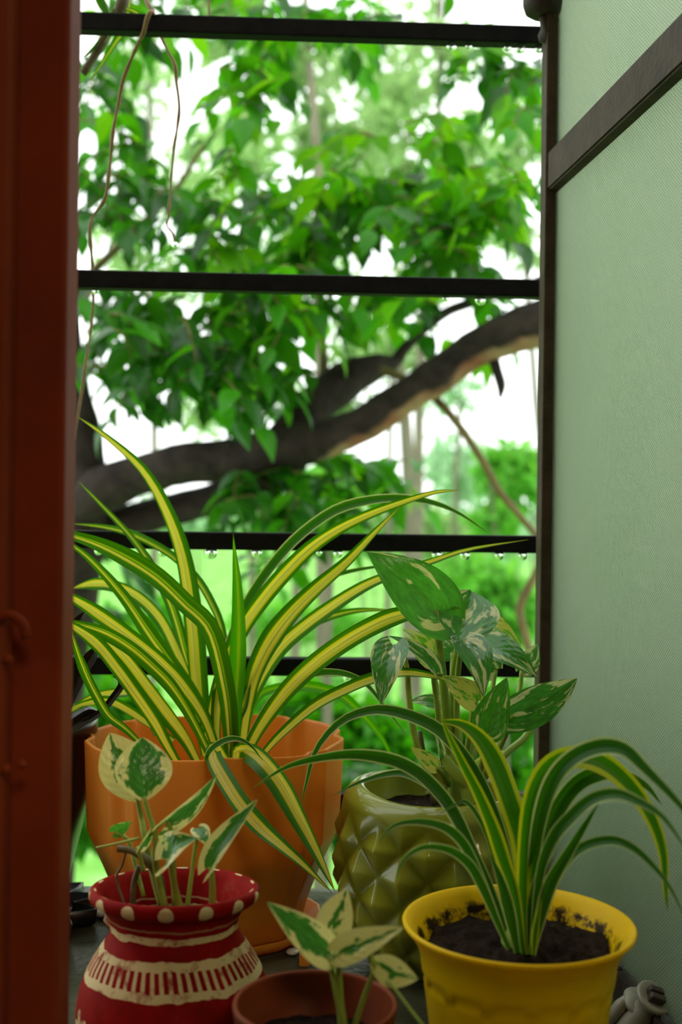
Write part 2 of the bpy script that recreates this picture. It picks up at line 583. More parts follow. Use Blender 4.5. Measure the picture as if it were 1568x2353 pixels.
t.set(t.mix(pe, dk, lt), 0.8, 0.25)
t.bump(t.noise(co, 40, 6), 0.9, 0.01)
M['peel'] = t.m
M['twig'] = simple('olive_twig', (0.13, 0.10, 0.025), (0.2, 0.155, 0.045), 20, 0.7)
M['far_trunk'] = simple('pale_trunk', (0.12, 0.11, 0.07), (0.2, 0.185, 0.12), 8, 0.85)
t = NT('grass_ground')
co = t.coord()
t.set(t.ramp(t.noise(co, 1.3, 6, 0.65), [(0.3, (0.07, 0.24, 0.025)), (0.5, (0.17, 0.42, 0.07)), (0.72, (0.3, 0.56, 0.18))]), 0.9, 0.1)
M['grass'] = t.m

# ------------------------------------------------------------------ structure
GZ = -1.8
V = [(-60, 1.3, GZ), (60, 1.3, GZ), (60, 12, GZ), (120, 120, GZ + 3.5), (-120, 120, GZ + 3.5), (-60, 12, GZ)]
tag(obj('ground', V, [(0, 1, 2, 5), (5, 2, 3, 4)], M['grass'], smooth=False), kind='structure')

bm = bmesh.new()
Y0, Y1w = 0.585, 0.705
add_box(bm, (-2.4, Y0, GZ), (-0.36, Y1w, 3.0))
add_box(bm, (0.36, Y0, GZ), (2.4, Y1w, 3.0))
add_box(bm, (-0.36, Y0, GZ), (0.36, Y1w, 0.92))
add_box(bm, (-0.36, Y0, 2.35), (0.36, Y1w, 3.0))
tag(bm_obj('wall_front', bm, M['plaster']), kind='structure')
tag(box('wall_left', (-2.5, -3.2, 0), (-2.4, Y0, 2.8), M['plaster']), kind='structure')
tag(box('wall_right', (2.4, -3.2, 0), (2.5, Y0, 2.8), M['plaster']), kind='structure')
tag(box('wall_back', (-2.5, -3.3, 0), (2.5, -3.2, 2.8), M['plaster']), kind='structure')
tag(box('floor', (-2.5, -3.3, -0.1), (2.5, Y0, 0.0), M['floor']), kind='structure')
tag(box('ceiling', (-2.5, -3.3, 2.8), (2.5, Y0, 2.9), M['plaster']), kind='structure')


# window ledge: a slab with an uneven wet top
def ledge():
    nx, ny = 90, 70
    x0, x1, y0, y1 = -0.62, 0.36, 0.56, 1.25
    V, Fc = [], []
    for j in range(ny + 1):
        for i in range(nx + 1):
            x = x0 + (x1 - x0) * i / nx
            y = y0 + (y1 - y0) * j / ny
            V.append((x, y, 1.0 - 0.0022 * (0.5 + 0.5 * mnoise.noise(Vector((x * 22, y * 22, 3)))) - 0.0012 * abs(mnoise.noise(Vector((x * 70, y * 70, 9))))))
    for j in range(ny):
        for i in range(nx):
            a = j * (nx + 1) + i
            Fc.append((a, a + 1, a + nx + 2, a + nx + 1))
    edge = [i for i in range(nx + 1)] + [j * (nx + 1) + nx for j in range(1, ny + 1)] + [ny * (nx + 1) + i for i in range(nx - 1, -1, -1)] + [j * (nx + 1) for j in range(ny - 1, 0, -1)]
    b = len(V)
    for e in edge:
        V.append((V[e][0], V[e][1], 0.92))
    n = len(edge)
    for k in range(n):
        k2 = (k + 1) % n
        Fc.append((edge[k2], edge[k], b + k, b + k2))
    Fc.append(tuple(b + k for k in reversed(range(n))))
    tag(obj('windowsill', V, Fc, M['ledge']), kind='structure')


ledge()

# red-brown jamb at the left
tr1 = empty('trim_1', (-0.26, 0.66, 0.99), kind='structure')
box('jamb_board', (-0.37, 0.690, 0.995), (-0.1630, 0.722, 2.35), M['red_wood'], tr1, 0.003)
box('stop_bead', (-0.37, 0.664, 0.995), (-0.1905, 0.691, 2.35), M['red_wood'], tr1, 0.006)
# faint raised hook and pegs on the jamb
V, Fc = tube_geo(spline([P(-20, 1425, 0.662), P(20, 1412, 0.662), P(52, 1432, 0.662), P(60, 1465, 0.664)], 14), [0.0028] * 14, 8)
obj('hook', V, Fc, M['red_wood'], tr1)
for (px, py, r) in ((50, 1757, 0.0026), (14, 1768, 0.003), (18, 1515, 0.003)):
    bm = bmesh.new()
    bmesh.ops.create_uvsphere(bm, u_segments=12, v_segments=8, radius=r)
    bmesh.ops.translate(bm, verts=bm.verts, vec=P(px, py, 0.664))
    bm_obj('peg', bm, M['red_wood'], tr1, True)

# opened casement at the right
W1 = empty('window_1', (0.25, 0.95, 0.985), kind='structure')
XP = lambda y: 0.2129 + 0.114 * (1.19 - y)      # the pane's plane
ZT = 2.36


def slab(name, y0, y1, z0, z1, th, off, mat, bev=0.0012):
    """a box lying in the casement's plane: along y, th thick, its face off metres nearer to the middle of the window"""
    a, b = Vector((XP(y0) - off, y0, 0)), Vector((XP(y1) - off, y1, 0))
    d = (b - a).normalized()
    nrm = Vector((d.y, -d.x, 0))
    if nrm.x < 0:
        nrm = -nrm
    bm = bmesh.new()
    vs = [bm.verts.new(q + Vector((0, 0, z)) + nrm * k * th) for z in (z0, z1) for q in (a, b) for k in (0, 1)]
    for f in ((0, 1, 3, 2), (4, 6, 7, 5), (0, 4, 5, 1), (2, 3, 7, 6), (0, 2, 6, 4), (1, 5, 7, 3)):
        bm.faces.new([vs[i] for i in f])
    bmesh.ops.recalc_face_normals(bm, faces=bm.faces)
    if bev:
        bmesh.ops.bevel(bm, geom=list(bm.edges), offset=bev, segments=2, affect='EDGES')
    return bm_obj(name, bm, mat, W1)


slab('pane', 0.60, 1.200, 1.014, ZT, 0.004, -0.002, M['glass'], 0)
slab('stile', 0.585, 0.622, 0.990, ZT, 0.022, 0.008, M['steel'], 0.0015)
box('stile', (0.2015, 1.182, 0.985), (0.2125, 1.212, ZT), M['steel'], W1, 0.0015)
box('rabbet', (0.2125, 1.196, 0.985), (0.2235, 1.210, ZT), M['steel_dark'], W1, 0.001)
slab('bottom_rail', 0.60, 1.196, 0.990, 1.024, 0.022, 0.006, M['steel_dark'])
slab('crossbar', 0.60, 1.197, 1.7266, 1.7655, 0.014, 0.010, M['steel'], 0.002)
for k in range(26):     # ragged putty along the bottom of the pane
    y = 0.64 + k * 0.0208 + random.uniform(-0.004, 0.004)
    if k % 2:
        continue
    slab('putty', y, y + 0.034, 1.018, 1.0265 + random.uniform(0, 0.003), 0.004, 0.0045, M['putty'], 0.001)

# hinge lug at the top of the stile
V, Fc = lathe([(0.0, 1.9035), (0.012, 1.904), (0.018, 1.908), (0.0205, 1.916), (0.021, 1.94), (0.0, 1.942)], 0.1985, 1.19, 28)
hg = obj('hinge', V, Fc, M['steel_dark'], W1)
V, Fc = lathe([(0.0, 1.878), (0.007, 1.880), (0.009, 1.887), (0.0075, 1.893), (0.0095, 1.900), (0.0085, 1.908), (0.0, 1.91)], 0.2035, 1.192, 16, lambda th, r, z, i: (r * (1 + 0.2 * math.sin(3 * th + i)), z))
obj('weld', V, Fc, M['steel_dark'], hg)

# latch knob on the bottom rail
LP = P(1490, 2310, 0.895)
lat = empty('latch', Vector((0, 0, 0)))
lat.parent = W1
lat.location = LP - W1.location
ax = (RIGHT * 0.36 + UPV * 0.80 + Vector((0, -0.48, 0))).normalized()


def lathe_axis(name, prof, base, mat, parent, seg=28):
    q = Vector((0, 0, 1)).rotation_difference(ax)
    V, Fc = lathe(prof, 0, 0, seg)
    return obj(name, [q @ Vector(v) + base for v in V], Fc, mat, parent)


lathe_axis('knob', [(0.0, -0.05), (0.0108, -0.049), (0.0105, -0.02), (0.0085, -0.004), (0.0085, 0.004), (0.013, 0.0065), (0.0145, 0.0085), (0.0145, 0.0105), (0.0125, 0.0115), (0.007, 0.0095), (0.0, 0.0095)], LP, M['knob'], lat)
lathe_axis('washer', [(0.0, -0.006), (0.0125, -0.005), (0.0135, -0.002), (0.0115, 0.001), (0.0, 0.002)], P(1473, 2300, 0.905), M['knob'], lat)
lathe_axis('stub', [(0.0, -0.05), (0.0052, -0.05), (0.0050, -0.004), (0.0035, 0.003), (0.0, 0.004)], P(1434, 2302, 0.905), M['knob'], lat, 18)
bm = bmesh.new()
add_box(bm, (-0.0062, -0.0018 - 0.0042, 0.009), (0.0062, -0.0008, 0.0165), 0.0012)
add_box(bm, (-0.0062, 0.0008, 0.009), (0.0062, 0.0018 + 0.0042, 0.0165), 0.0012)
add_box(bm, (-0.0055, -0.001, 0.009), (0.0055, 0.001, 0.0145), 0)
q = Vector((0, 0, 1)).rotation_difference(ax)
bmesh.ops.transform(bm, matrix=Matrix.Translation(LP) @ q.to_matrix().to_4x4(), verts=bm.verts)
bm_obj('screw', bm, M['screw'], lat)
box('catch', P(1585, 2370, 0.9) - Vector((0.018, 0.012, 0.03)), P(1585, 2370, 0.9) + Vector((0.018, 0.012, 0.016)), M['screw'], lat, 0.006)

# ------------------------------------------------------------------ window grille
gr = empty('window_grille', (-0.1, 1.262, 1.0), 'black painted steel window grille of five level bars behind the pots', 'grille')
TY = 0.045
YB = lambda x: 1.266 + TY * x
BZ = [1.9175, 1.6440, 1.3675, 1.2335, 1.0885]
for z in BZ:
    beam('bar', (-0.62, YB(-0.62), z), (0.2165, YB(0.2165), z), 0.0185, 0.0190, M['bar'], gr, 0.0018)
box('end_post', (0.2165, YB(0.22) - 0.010, 0.9), (0.2300, YB(0.22) + 0.010, 2.3), M['bar'], gr, 0.001)
box('end_post', (-0.66, YB(-0.64) - 0.010, 0.9), (-0.62, YB(-0.64) + 0.010, 2.3), M['bar'], gr, 0.001)

drops = [  # pixel x on each bar, size
    (0, 1026, 0.0055, 'top'), (0, 1066, 0.0038, 'top'), (0, 1157, 0.0042, 'top'), (0, 1187, 0.0058, 'top'), (0, 1231, 0.0052, 'top'),
    (1, 1020, 0.0038, 'second'), (1, 1100, 0.0058, 'second'), (1, 218, 0.0036, 'second'),
    (2, 232, 0.0045, 'third'), (2, 378, 0.0054, 'third'), (2, 488, 0.0066, 'third'), (2, 592, 0.0055, 'third'), (2, 735, 0.0036, 'third'), (2, 778, 0.0050, 'third'),
    (2, 1007, 0.0055, 'third'), (2, 1072, 0.0055, 'third'), (2, 1152, 0.0050, 'third'), (2, 1207, 0.0050, 'third'), (3, 805, 0.0052, 'fourth')]
ordn = ['first', 'second', 'third', 'fourth', 'fifth', 'sixth', 'seventh', 'eighth', 'ninth', 'tenth']


def drop_mesh(r):
    V, Fc = lathe([(0.0002, 0.35 * r), (0.75 * r, 0.3 * r), (0.95 * r, -0.1 * r), (0.98 * r, -0.6 * r), (0.8 * r, -1.05 * r), (0.45 * r, -1.35 * r), (0.0002, -1.45 * r)], 0, 0, 16)
    return mesh('water_drop', V, Fc, M['water'])


cnt = {}
for (b, px, r, nm) in drops:
    cnt[b] = cnt.get(b, 0) + 1
    tot = sum(1 for q in drops if q[0] == b)
    x = (px - 784) / F * 1.262
    o = bpy.data.objects.new('water_drop', drop_mesh(r))
    COL.objects.link(o)
    o.location = (x, YB(x) - 0.002, BZ[b] - 0.0095 - 0.0002 - 0.1 * r)
    pos = sorted(q[1] for q in drops if q[0] == b).index(px)
    tag(o, 'clear water drop under the %s bar, %s' % (nm, 'the only one there' if tot == 1 else '%s drop from the left' % ordn[pos]), 'water drop', 'rain drops hanging from the grille')

# ------------------------------------------------------------------ pots
def soil(root, cx, cy, r, z, amp=0.004, mound=0.0, sx=1.0):
    V, Fc = [(cx, cy, z + mound)], []
    rings, seg = 14, 56
    for i in range(1, rings + 1):
        for k in range(seg):
            th = 2 * PI * k / seg
            rr = r * i / rings
            x, y = cx + rr * math.sin(th), cy - rr * math.cos(th)
            zz = z + mound * (1 - (i / rings) ** 2) + amp * (mnoise.noise(Vector((x * 90, y * 90, z * 7))) + 0.6 * mnoise.noise(Vector((x * 230, y * 230, z))))
            V.append((x, y, zz))
    for k in range(seg):
        Fc.append((0, 1 + k, 1 + (k + 1) % seg))
    for i in range(rings - 1):
        for k in range(seg):
            k2 = (k + 1) % seg
            a = 1 + i * seg
            Fc.append((a + k, a + seg + k, a + seg + k2, a + k2))
    return obj('soil', V, Fc, M['soil'], root)


# -- orange lobed pot
OC = (-0.1178, 1.13)
OZ = 1.004
orange = empty('potted_spider_plant', (OC[0], OC[1], OZ), 'tall yellow-striped spider plant in a lobed orange plastic pot by the grille', 'potted plant')


def lobes(th, r, z, i=0):
    k = (th - 0.14) % (PI / 4)
    ph = k - PI / 8                      # -22.5..22.5 deg, notch at the ends
    e = PI / 8 - abs(ph)
    fl = math.cos(PI / 8) / math.cos(ph)
    f = fl + 0.035
    d = max(0.0, 1 - e / 0.12)
    return r * (f - 0.10 * d * min(1.0, max(0.0, (z - 1.0) / 0.1))), z


rim_w = lambda th: 1.183 + 0.0016 * math.sin(3 * th + 1) + 0.001 * math.sin(7 * th)


def orange_fr(th, r, z, i):
    rr, zz = lobes(th, r, z)
    if z > 1.17:
        zz = z + rim_w(th) - 1.183
    return rr, zz


prof = [(0.0005, 1.004), (0.080, 1.004), (0.084, 1.008), (0.095, 1.040), (0.106, 1.066), (0.1165, 1.088), (0.121, 1.100), (0.1225, 1.13), (0.1245, 1.1825), (0.1243, 1.184), (0.1218, 1.184), (0.1215, 1.182), (0.1195, 1.13), (0.118, 1.10), (0.104, 1.07), (0.09, 1.03), (0.0005, 1.02)]
V, Fc = lathe(prof, OC[0], OC[1], 192, orange_fr)
obj('pot', V, Fc, M['orange'], orange)
soil(orange, OC[0], OC[1], 0.104, 1.098, 0.004)
V, Fc = lathe([(0.0005, 1.0), (0.092, 1.0), (0.098, 1.004), (0.1055, 1.0135), (0.103, 1.0135), (0.0935, 1.0035), (0.0005, 1.0035)], OC[0], OC[1], 128, lambda th, r, z, i: (lobes(th, r, 1.06)[0], z))
sau = obj('plant_saucer', V, Fc, M['orange'])
tag(sau, 'shallow orange plastic saucer under the lobed orange pot', 'saucer')
tabp = P(700, 2199, 1.035)
tb = box('tab', tabp - Vector((0.0045, 0.002, 0.008)), tabp + Vector((0.0045, 0.002, 0.008)), M['orange'], None, 0.001)
tb.parent = sau


# blades
def blade(name, root, pts, width, mat, d=(1.13, 1.13), tilt=None, fold=0.18, n=34, base_w=0.55, tip_pow=0.8, tip_len=0.55, parent=None, mid=0.35, flip=False):
    """pts: pixel points base -> tip; d: depths at base and tip (or one per point); width in pixels of the photograph"""
    if len(d) == 2:
        L = [0.0]
        for a, b in zip(pts, pts[1:]):
            L.append(L[-1] + math.hypot(b[0] - a[0], b[1] - a[1]))
        dd = [d[0] + (d[1] - d[0]) * q / L[-1] for q in L]
    else:
        dd = list(d)
    c = spline([P(p[0], p[1], q) for p, q in zip(pts, dd)], n)
    tl = math.radians(random.uniform(-24, 24) if tilt is None else tilt)
    V, U, W = [], [], []
    us = (0.0, 0.2, 0.4, 0.5, 0.6, 0.8, 1.0)
    for i in range(n):
        s = i / (n - 1)
        T = (c[min(i + 1, n - 1)] - c[max(i - 1, 0)]).normalized()
        vw = (CAMP - c[i]).normalized()
        side = T.cross(vw).normalized()
        side = Matrix.Rotation(tl * (0.4 + 0.6 * math.sin(3.0 * s + tl * 3)), 3, T) @ side
        nr = side.cross(T)
        wd = width / F * (c[i] - CAMP).y / math.cos(tl * 0.8)
        a = min(1.0, s / mid)
        prof_ = base_w + (1 - base_w) * a * a * (3 - 2 * a)
        if s > 1 - tip_len:
            prof_ *= max(0.0, (1 - s) / tip_len) ** tip_pow
        wd *= max(prof_, 0.015)
        for u in us:
            V.append(c[i] + side * (u - 0.5) * wd - nr * (fold * wd * (0.5 - abs(u - 0.5)) * 2))
            U.append(1 - u if flip else u)
            W.append(s)
    k = len(us)
    Fc = [(i * k + j, i * k + j + 1, (i + 1) * k + j + 1, (i + 1) * k + j) for i in range(n - 1) for j in range(k - 1)]
    return obj(name, V, Fc, mat, parent or root, attrs={'u': U, 'v': W})


A, Gm, Cm, Bm, Ym = M['bladeA'], M['bladeG'], M['bladeC'], M['bladeB'], M['bladeY']
bA = [
    # pts base->tip, width, material, depth base/tip, kwargs
    ([(480, 1735), (465, 1650), (455, 1540), (446, 1430), (425, 1290), (388, 1180), (330, 1080), (245, 1003), (178, 957)], 42, A, (1.15, 1.17), dict(tilt=8, base_w=0.8, tip_len=0.62)),
    ([(532, 1740), (530, 1680), (520, 1585), (486, 1450), (425, 1385), (354, 1320), (260, 1265), (172, 1232), (80, 1215)], 41, Gm, (1.10, 1.02), dict(tilt=10, base_w=0.75, tip_len=0.3)),
    ([(505, 1740), (480, 1670), (447, 1605), (400, 1535), (345, 1458), (290, 1378), (230, 1308), (172, 1257), (90, 1215)], 33, Gm, (1.13, 1.10), dict(tilt=-18, tip_len=0.5)),
    ([(470, 1700), (445, 1590), (428, 1510), (395, 1395), (350, 1303), (300, 1232), (225, 1152), (178, 1104)], 25, Gm, (1.17, 1.2), dict(tilt=15, tip_len=0.6)),
    ([(530, 1700), (525, 1560), (512, 1450), (487, 1385), (452, 1328), (398, 1278), (340, 1243), (290, 1222), (230, 1209), (160, 1203)], 17, Gm, (1.16, 1.22), dict(tilt=-15, tip_len=0.25)),
    ([(475, 1690), (430, 1558), (405, 1497), (367, 1423), (316, 1372), (262, 1347), (215, 1342), (165, 1352)], 26, A, (1.15, 1.2), dict(tilt=12, tip_len=0.15)),
    ([(505, 1745), (470, 1650), (420, 1575), (370, 1522), (310, 1472), (240, 1420), (172, 1377), (90, 1340)], 33, A, (1.12, 1.06), dict(tilt=6, tip_len=0.25)),
    ([(490, 1750), (440, 1650), (395, 1580), (350, 1533), (300, 1490), (240, 1455), (172, 1434), (100, 1424)], 30, Gm, (1.10, 1.02), dict(tilt=-12, tip_len=0.3)),
    ([(415, 1765), (385, 1712), (355, 1655), (303, 1580), (268, 1532), (225, 1480), (175, 1443), (110, 1410)], 31, A, (1.07, 1.0), dict(tilt=10, tip_len=0.25)),
    ([(455, 1755), (425, 1700), (380, 1640), (335, 1580), (285, 1515), (235, 1465), (170, 1420)], 33, A, (1.10, 1.08), dict(tilt=-14, tip_len=0.3, flip=True)),
    ([(330, 1715), (288, 1675), (250, 1645), (222, 1600), (195, 1545), (172, 1482), (150, 1400)], 21, Gm, (1.02, 0.97), dict(tilt=8, tip_len=0.3)),
    ([(360, 1690), (310, 1600), (280, 1592), (225, 1600), (172, 1628), (120, 1660)], 20, A, (1.16, 1.18), dict(tilt=20, tip_len=0.3)),
    ([(400, 1700), (340, 1660), (295, 1630), (250, 1610), (200, 1615), (150, 1632)], 20, A, (1.14, 1.15), dict(tilt=-20, tip_len=0.3)),
    ([(528, 1740), (536, 1650), (545, 1540), (548, 1430), (545, 1340), (540, 1280), (536, 1226)], 36, Cm, (1.10, 1.09), dict(tilt=0, base_w=0.9, tip_len=0.6, tip_pow=1.0)),
    ([(495, 1650), (510, 1540), (540, 1440), (585, 1355), (640, 1280), (695, 1224), (770, 1172), (850, 1149), (930, 1144), (1000, 1156), (1060, 1182), (1125, 1227)], 22, Bm, (1.17, 1.17), dict(tilt=-14, tip_len=0.4)),
    ([(475, 1690), (495, 1590), (520, 1520), (560, 1440), (600, 1382), (650, 1322), (710, 1262), (775, 1217), (850, 1181), (930, 1152), (1000, 1131), (1060, 1126)], 36, A, (1.13, 1.13), dict(tilt=12, tip_len=0.55)),
    ([(555, 1715), (568, 1620), (585, 1545), (618, 1475), (665, 1412), (725, 1352), (795, 1292), (860, 1224), (920, 1164)], 47, A, (1.12, 1.08), dict(tilt=0, tip_len=0.6, base_w=0.5, mid=0.45)),
    ([(545, 1725), (565, 1640), (600, 1560), (645, 1490), (700, 1440), (770, 1389), (830, 1351), (885, 1326), (980, 1294), (1080, 1262), (1215, 1240)], 33, A, (1.13, 1.10), dict(tilt=-10, tip_len=0.55, flip=True)),
    ([(565, 1735), (600, 1668), (655, 1592), (720, 1528), (800, 1470), (880, 1427), (940, 1408), (1000, 1397), (1060, 1398)], 41, A, (1.08, 1.00), dict(tilt=8, tip_len=0.35)),
    ([(550, 1720), (570, 1600), (600, 1530), (660, 1470), (720, 1431), (790, 1408), (850, 1401), (925, 1405)], 19, Gm, (1.16, 1.2), dict(tilt=15, tip_len=0.4)),
    ([(610, 1480), (680, 1390), (740, 1335), (790, 1316), (860, 1303), (920, 1300)], 13, Bm, (1.2, 1.22), dict(tilt=15)),
    ([(590, 1750), (640, 1692), (720, 1622), (800, 1580), (860, 1557), (930, 1544), (1010, 1556), (1060, 1575)], 25, A, (1.05, 0.99), dict(tilt=-8, tip_len=0.4)),
    ([(555, 1730), (580, 1680), (625, 1608), (680, 1562), (740, 1545), (800, 1550), (845, 1575), (885, 1625), (935, 1690)], 16, Bm, (1.12, 1.03), dict(tilt=20, tip_len=0.5)),
    ([(560, 1680), (600, 1595), (680, 1577), (740, 1582), (790, 1602), (845, 1655), (882, 1703), (912, 1765)], 23, Cm, (1.18, 1.2), dict(tilt=-15, tip_len=0.4)),
    ([(520, 1752), (495, 1716), (492, 1742), (520, 1795), (556, 1850), (600, 1900), (645, 1940), (700, 1988), (764, 2052)], 40, A, [1.08, 1.03, 1.0, 0.98, 0.965, 0.955, 0.945, 0.935, 0.93], dict(tilt=0, tip_len=0.4, fold=0.3)),
    ([(545, 1752), (552, 1728), (590, 1742), (640, 1800), (690, 1890), (732, 1970), (770, 2048)], 46, A, [1.08, 1.02, 0.99, 0.975, 0.96, 0.95, 0.94], dict(tilt=10, tip_len=0.45, fold=0.3)),
    ([(470, 1765), (480, 1728), (510, 1704), (543, 1697), (575, 1712), (605, 1748)], 13, Bm, [1.02, 1.0, 0.99, 0.985, 0.985, 0.99], dict(tilt=0, tip_len=0.5)),
    ([(500, 1735), (497, 1650), (505, 1560), (520, 1490), (540, 1440)], 24, A, (1.12, 1.14), dict(tilt=-20)),
    ([(535, 1740), (538, 1690), (545, 1650), (560, 1620), (575, 1560), (600, 1500)], 24, Gm, (1.1, 1.12), dict(tilt=20)),
]
for (pts, wd, m, d, kw) in bA:
    blade('leaf', orange, pts, wd * 1.08, m, d, **kw)
st = pxtube('dried_stub', [(525, 1702, 1.05), (545, 1698, 1.045), (560, 1706, 1.045)], 0.0035, 0.002, M['dry'], orange, 8, 8, 0.5)
V, Fc = lathe([(0.0005, 1.09), (0.017, 1.095), (0.019, 1.13), (0.015, 1.17), (0.0005, 1.19)], OC[0] + 0.013, OC[1] - 0.01, 16)
obj('crown', V, Fc, M['stem'], orange)

# -- green faceted pot
GC = (0.0890, 1.06)
green = empty('potted_pothos', (GC[0], GC[1], 1.0), 'large marbled pothos in a green glazed pot with diamond facets', 'potted plant')
FAC = []


def gfacet(th, r, z, i):
    if i >= NG:
        FAC.append(0.4)
        return r, z + lip(th)
    a = th * 12 / (2 * PI) + 0.3
    b = (z - 1.0) / 0.046
    p_, q_ = (a + b) % 1.0, (a - b) % 1.0
    h_ = 1 - max(abs(2 * p_ - 1), abs(2 * q_ - 1))
    fade = max(0.0, min(1.0, (1.140 - z) / 0.02)) * max(0.0, min(1.0, (z - 1.004) / 0.01))
    FAC.append(h_ * fade)
    return r + (0.0080 * h_ - 0.0025) * fade, z + lip(th) * max(0.0, min(1.0, (z - 1.11) / 0.03))


lip = lambda th: 0.0030 * math.cos(th * 1.0 + 2.4) + 0.0015 * math.sin(3 * th)
gp = []
for i in range(46):
    z = 1.0 + 0.140 * i / 45
    s_ = (z - 1.0) / 0.140
    r = 0.058 + 0.031 * math.sin(min(1.0, s_ / 0.55) * PI / 2) if s_ < 0.55 else 0.089 - 0.0055 * ((s_ - 0.55) / 0.45) ** 2.2
    gp.append((r, z))
gp = [(0.0005, 1.0)] + gp
NG = len(gp)
gp += [(0.0815, 1.1450), (0.0775, 1.1500), (0.0725, 1.1535), (0.0685, 1.1545), (0.0655, 1.1525), (0.0640, 1.148), (0.0640, 1.11), (0.0005, 1.10)]
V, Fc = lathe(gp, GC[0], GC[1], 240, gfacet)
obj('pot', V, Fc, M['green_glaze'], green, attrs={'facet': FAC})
soil(green, GC[0], GC[1], 0.0635, 1.130, 0.003)


def leaf(root, base, tip, width, mat, roll=0.0, curl=0.12, fold=12, lobe=0.16, petiole=None, pm=None, pr=0.0026, name='leaf', ns=22, nu=15, twist=0.0, power=0.52, wave=0.02):
    """heart-shaped leaf; base/tip (px, py, d); width in pixels; roll turns it about its axis away from the viewer"""
    B, T = P(*base), P(*tip)
    Ax = T - B
    L = Ax.length
    Ax.normalize()
    mid = (B + T) / 2
    vw = (CAMP - mid).normalized()
    n0 = (vw - Ax * vw.dot(Ax)).normalized()
    wd = width / F * (mid - CAMP).y
    fo = math.tan(math.radians(fold))
    V, U, W = [], [], []
    ph = random.uniform(0, 6)
    for i in range(ns):
        s = i / (ns - 1)
        hw = 0.5 * wd * max(0.0, math.sin(PI * min(1.0, s * 0.985 + 0.015) ** power)) ** 0.85
        n = Matrix.Rotation(math.radians(roll + twist * (s - 0.5)), 3, Ax) @ n0
        side = Ax.cross(n)
        for j in range(nu):
            u = -1 + 2 * j / (nu - 1)
            yy = s * L - lobe * L * (1 - s) ** 3.5 * abs(u) ** 1.4 * 1.2
            zz = curl * L * (1 - (2 * s - 1) ** 2) + abs(u) * hw * fo - 0.25 * hw * fo * u * u + wave * wd * math.sin(7 * s + ph + 2 * u) * abs(u)
            V.append(B + Ax * yy + side * (u * hw) + n * zz)
            U.append(u)
            W.append(s)
    Fc = [(i * nu + j, i * nu + j + 1, (i + 1) * nu + j + 1, (i + 1) * nu + j) for i in range(ns - 1) for j in range(nu - 1)]
    o = obj(name, V, Fc, mat, root, attrs={'u': U, 'v': W})
    if petiole:
        pts = [base] + petiole
        c = spline([P(*p) for p in pts], 18)
        rad = [pr * (0.75 + 0.45 * i / 17) for i in range(18)]
        Vt, Ft = tube_geo(c, rad, 8)
        obj('petiole', Vt, Ft, pm or M['stem'], o)
    return o


mg, ml, ms, mb = M['marble_green'], M['marble_lime'], M['stem'], M['marble']
g = green
leaf(g, (1000, 1402, 1.0), (843, 1268, 0.99), 144, mg, 18, 0.10, 16, 0.28, [(1004, 1450, 1.01), (1013, 1513, 1.02), (1022, 1600, 1.04), (1030, 1700, 1.06), (1035, 1790, 1.06)], pr=0.0040)
leaf(g, (1053, 1474, 1.03), (1082, 1356, 1.06), 168, mb, -8, -0.04, 30, 0.10, [(1048, 1500, 1.035), (1040, 1560, 1.05), (1038, 1640, 1.06), (1045, 1760, 1.06)], pr=0.0026, power=0.85)
leaf(g, (905, 1484, 0.99), (876, 1622, 0.955), 86, mb, 12, 0.14, 20, 0.12, [(925, 1500, 1.0), (936, 1540, 1.01), (940, 1600, 1.03), (955, 1700, 1.04), (990, 1790, 1.05)])
leaf(g, (1002, 1545, 1.0), (893, 1462, 1.0), 50, mb, 45, 0.14, 20, 0.14, [(997, 1560, 1.01), (1005, 1620, 1.03), (1015, 1720, 1.04), (1025, 1790, 1.05)])
leaf(g, (990, 1520, 1.09), (925, 1446, 1.1), 70, ml, 30, 0.18, 20, 0.16, [(1000, 1560, 1.09), (1020, 1650, 1.08), (1040, 1780, 1.07)])
leaf(g, (1068, 1475, 1.0), (1112, 1602, 0.96), 92, mb, -25, 0.16, 18, 0.14, [(1058, 1500, 1.02), (1050, 1600, 1.05), (1052, 1760, 1.06)])
leaf(g, (1112, 1482, 1.07), (1236, 1556, 1.03), 82, mb, -30, 0.12, 18, 0.16, [(1105, 1520, 1.08), (1090, 1640, 1.08), (1070, 1780, 1.07)])
leaf(g, (1114, 1428, 1.12), (1200, 1492, 1.1), 50, ml, -20, 0.18, 20, 0.16, [(1100, 1490, 1.12), (1090, 1640, 1.1), (1070, 1780, 1.07)])
leaf(g, (1178, 1642, 0.96), (1327, 1559, 0.94), 100, mb, 22, 0.05, 20, 0.30, [(1168, 1675, 0.97), (1150, 1715, 0.99), (1125, 1760, 1.02), (1100, 1810, 1.04)], pr=0.0026, power=0.7)
leaf(g, (1118, 1686, 0.95), (1166, 1556, 0.95), 86, mg, -6, 0.05, 18, 0.10, [(1117, 1700, 0.96), (1112, 1740, 0.99), (1095, 1800, 1.03)], pr=0.0026)
leaf(g, (1092, 1612, 0.97), (1016, 1552, 0.97), 66, ml, 15, 0.10, 18, 0.14, [(1085, 1650, 0.99), (1075, 1720, 1.02), (1062, 1790, 1.05)])
leaf(g, (1018, 1625, 1.06), (942, 1612, 1.06), 48, mb, 40, 0.14, 15, 0.14, [(1024, 1680, 1.06), (1035, 1790, 1.06)])
leaf(g, (1002, 1764, 1.0), (944, 1717, 1.0), 40, ml, 20, 0.05, 10, 0.1, [(1015, 1775, 1.02), (1030, 1800, 1.05)])
leaf(g, (1200, 1540, 1.13), (1236, 1480, 1.14), 55, mb, 20, 0.1, 15, 0.14, [(1190, 1600, 1.13), (1130, 1740, 1.1), (1080, 1800, 1.07)])
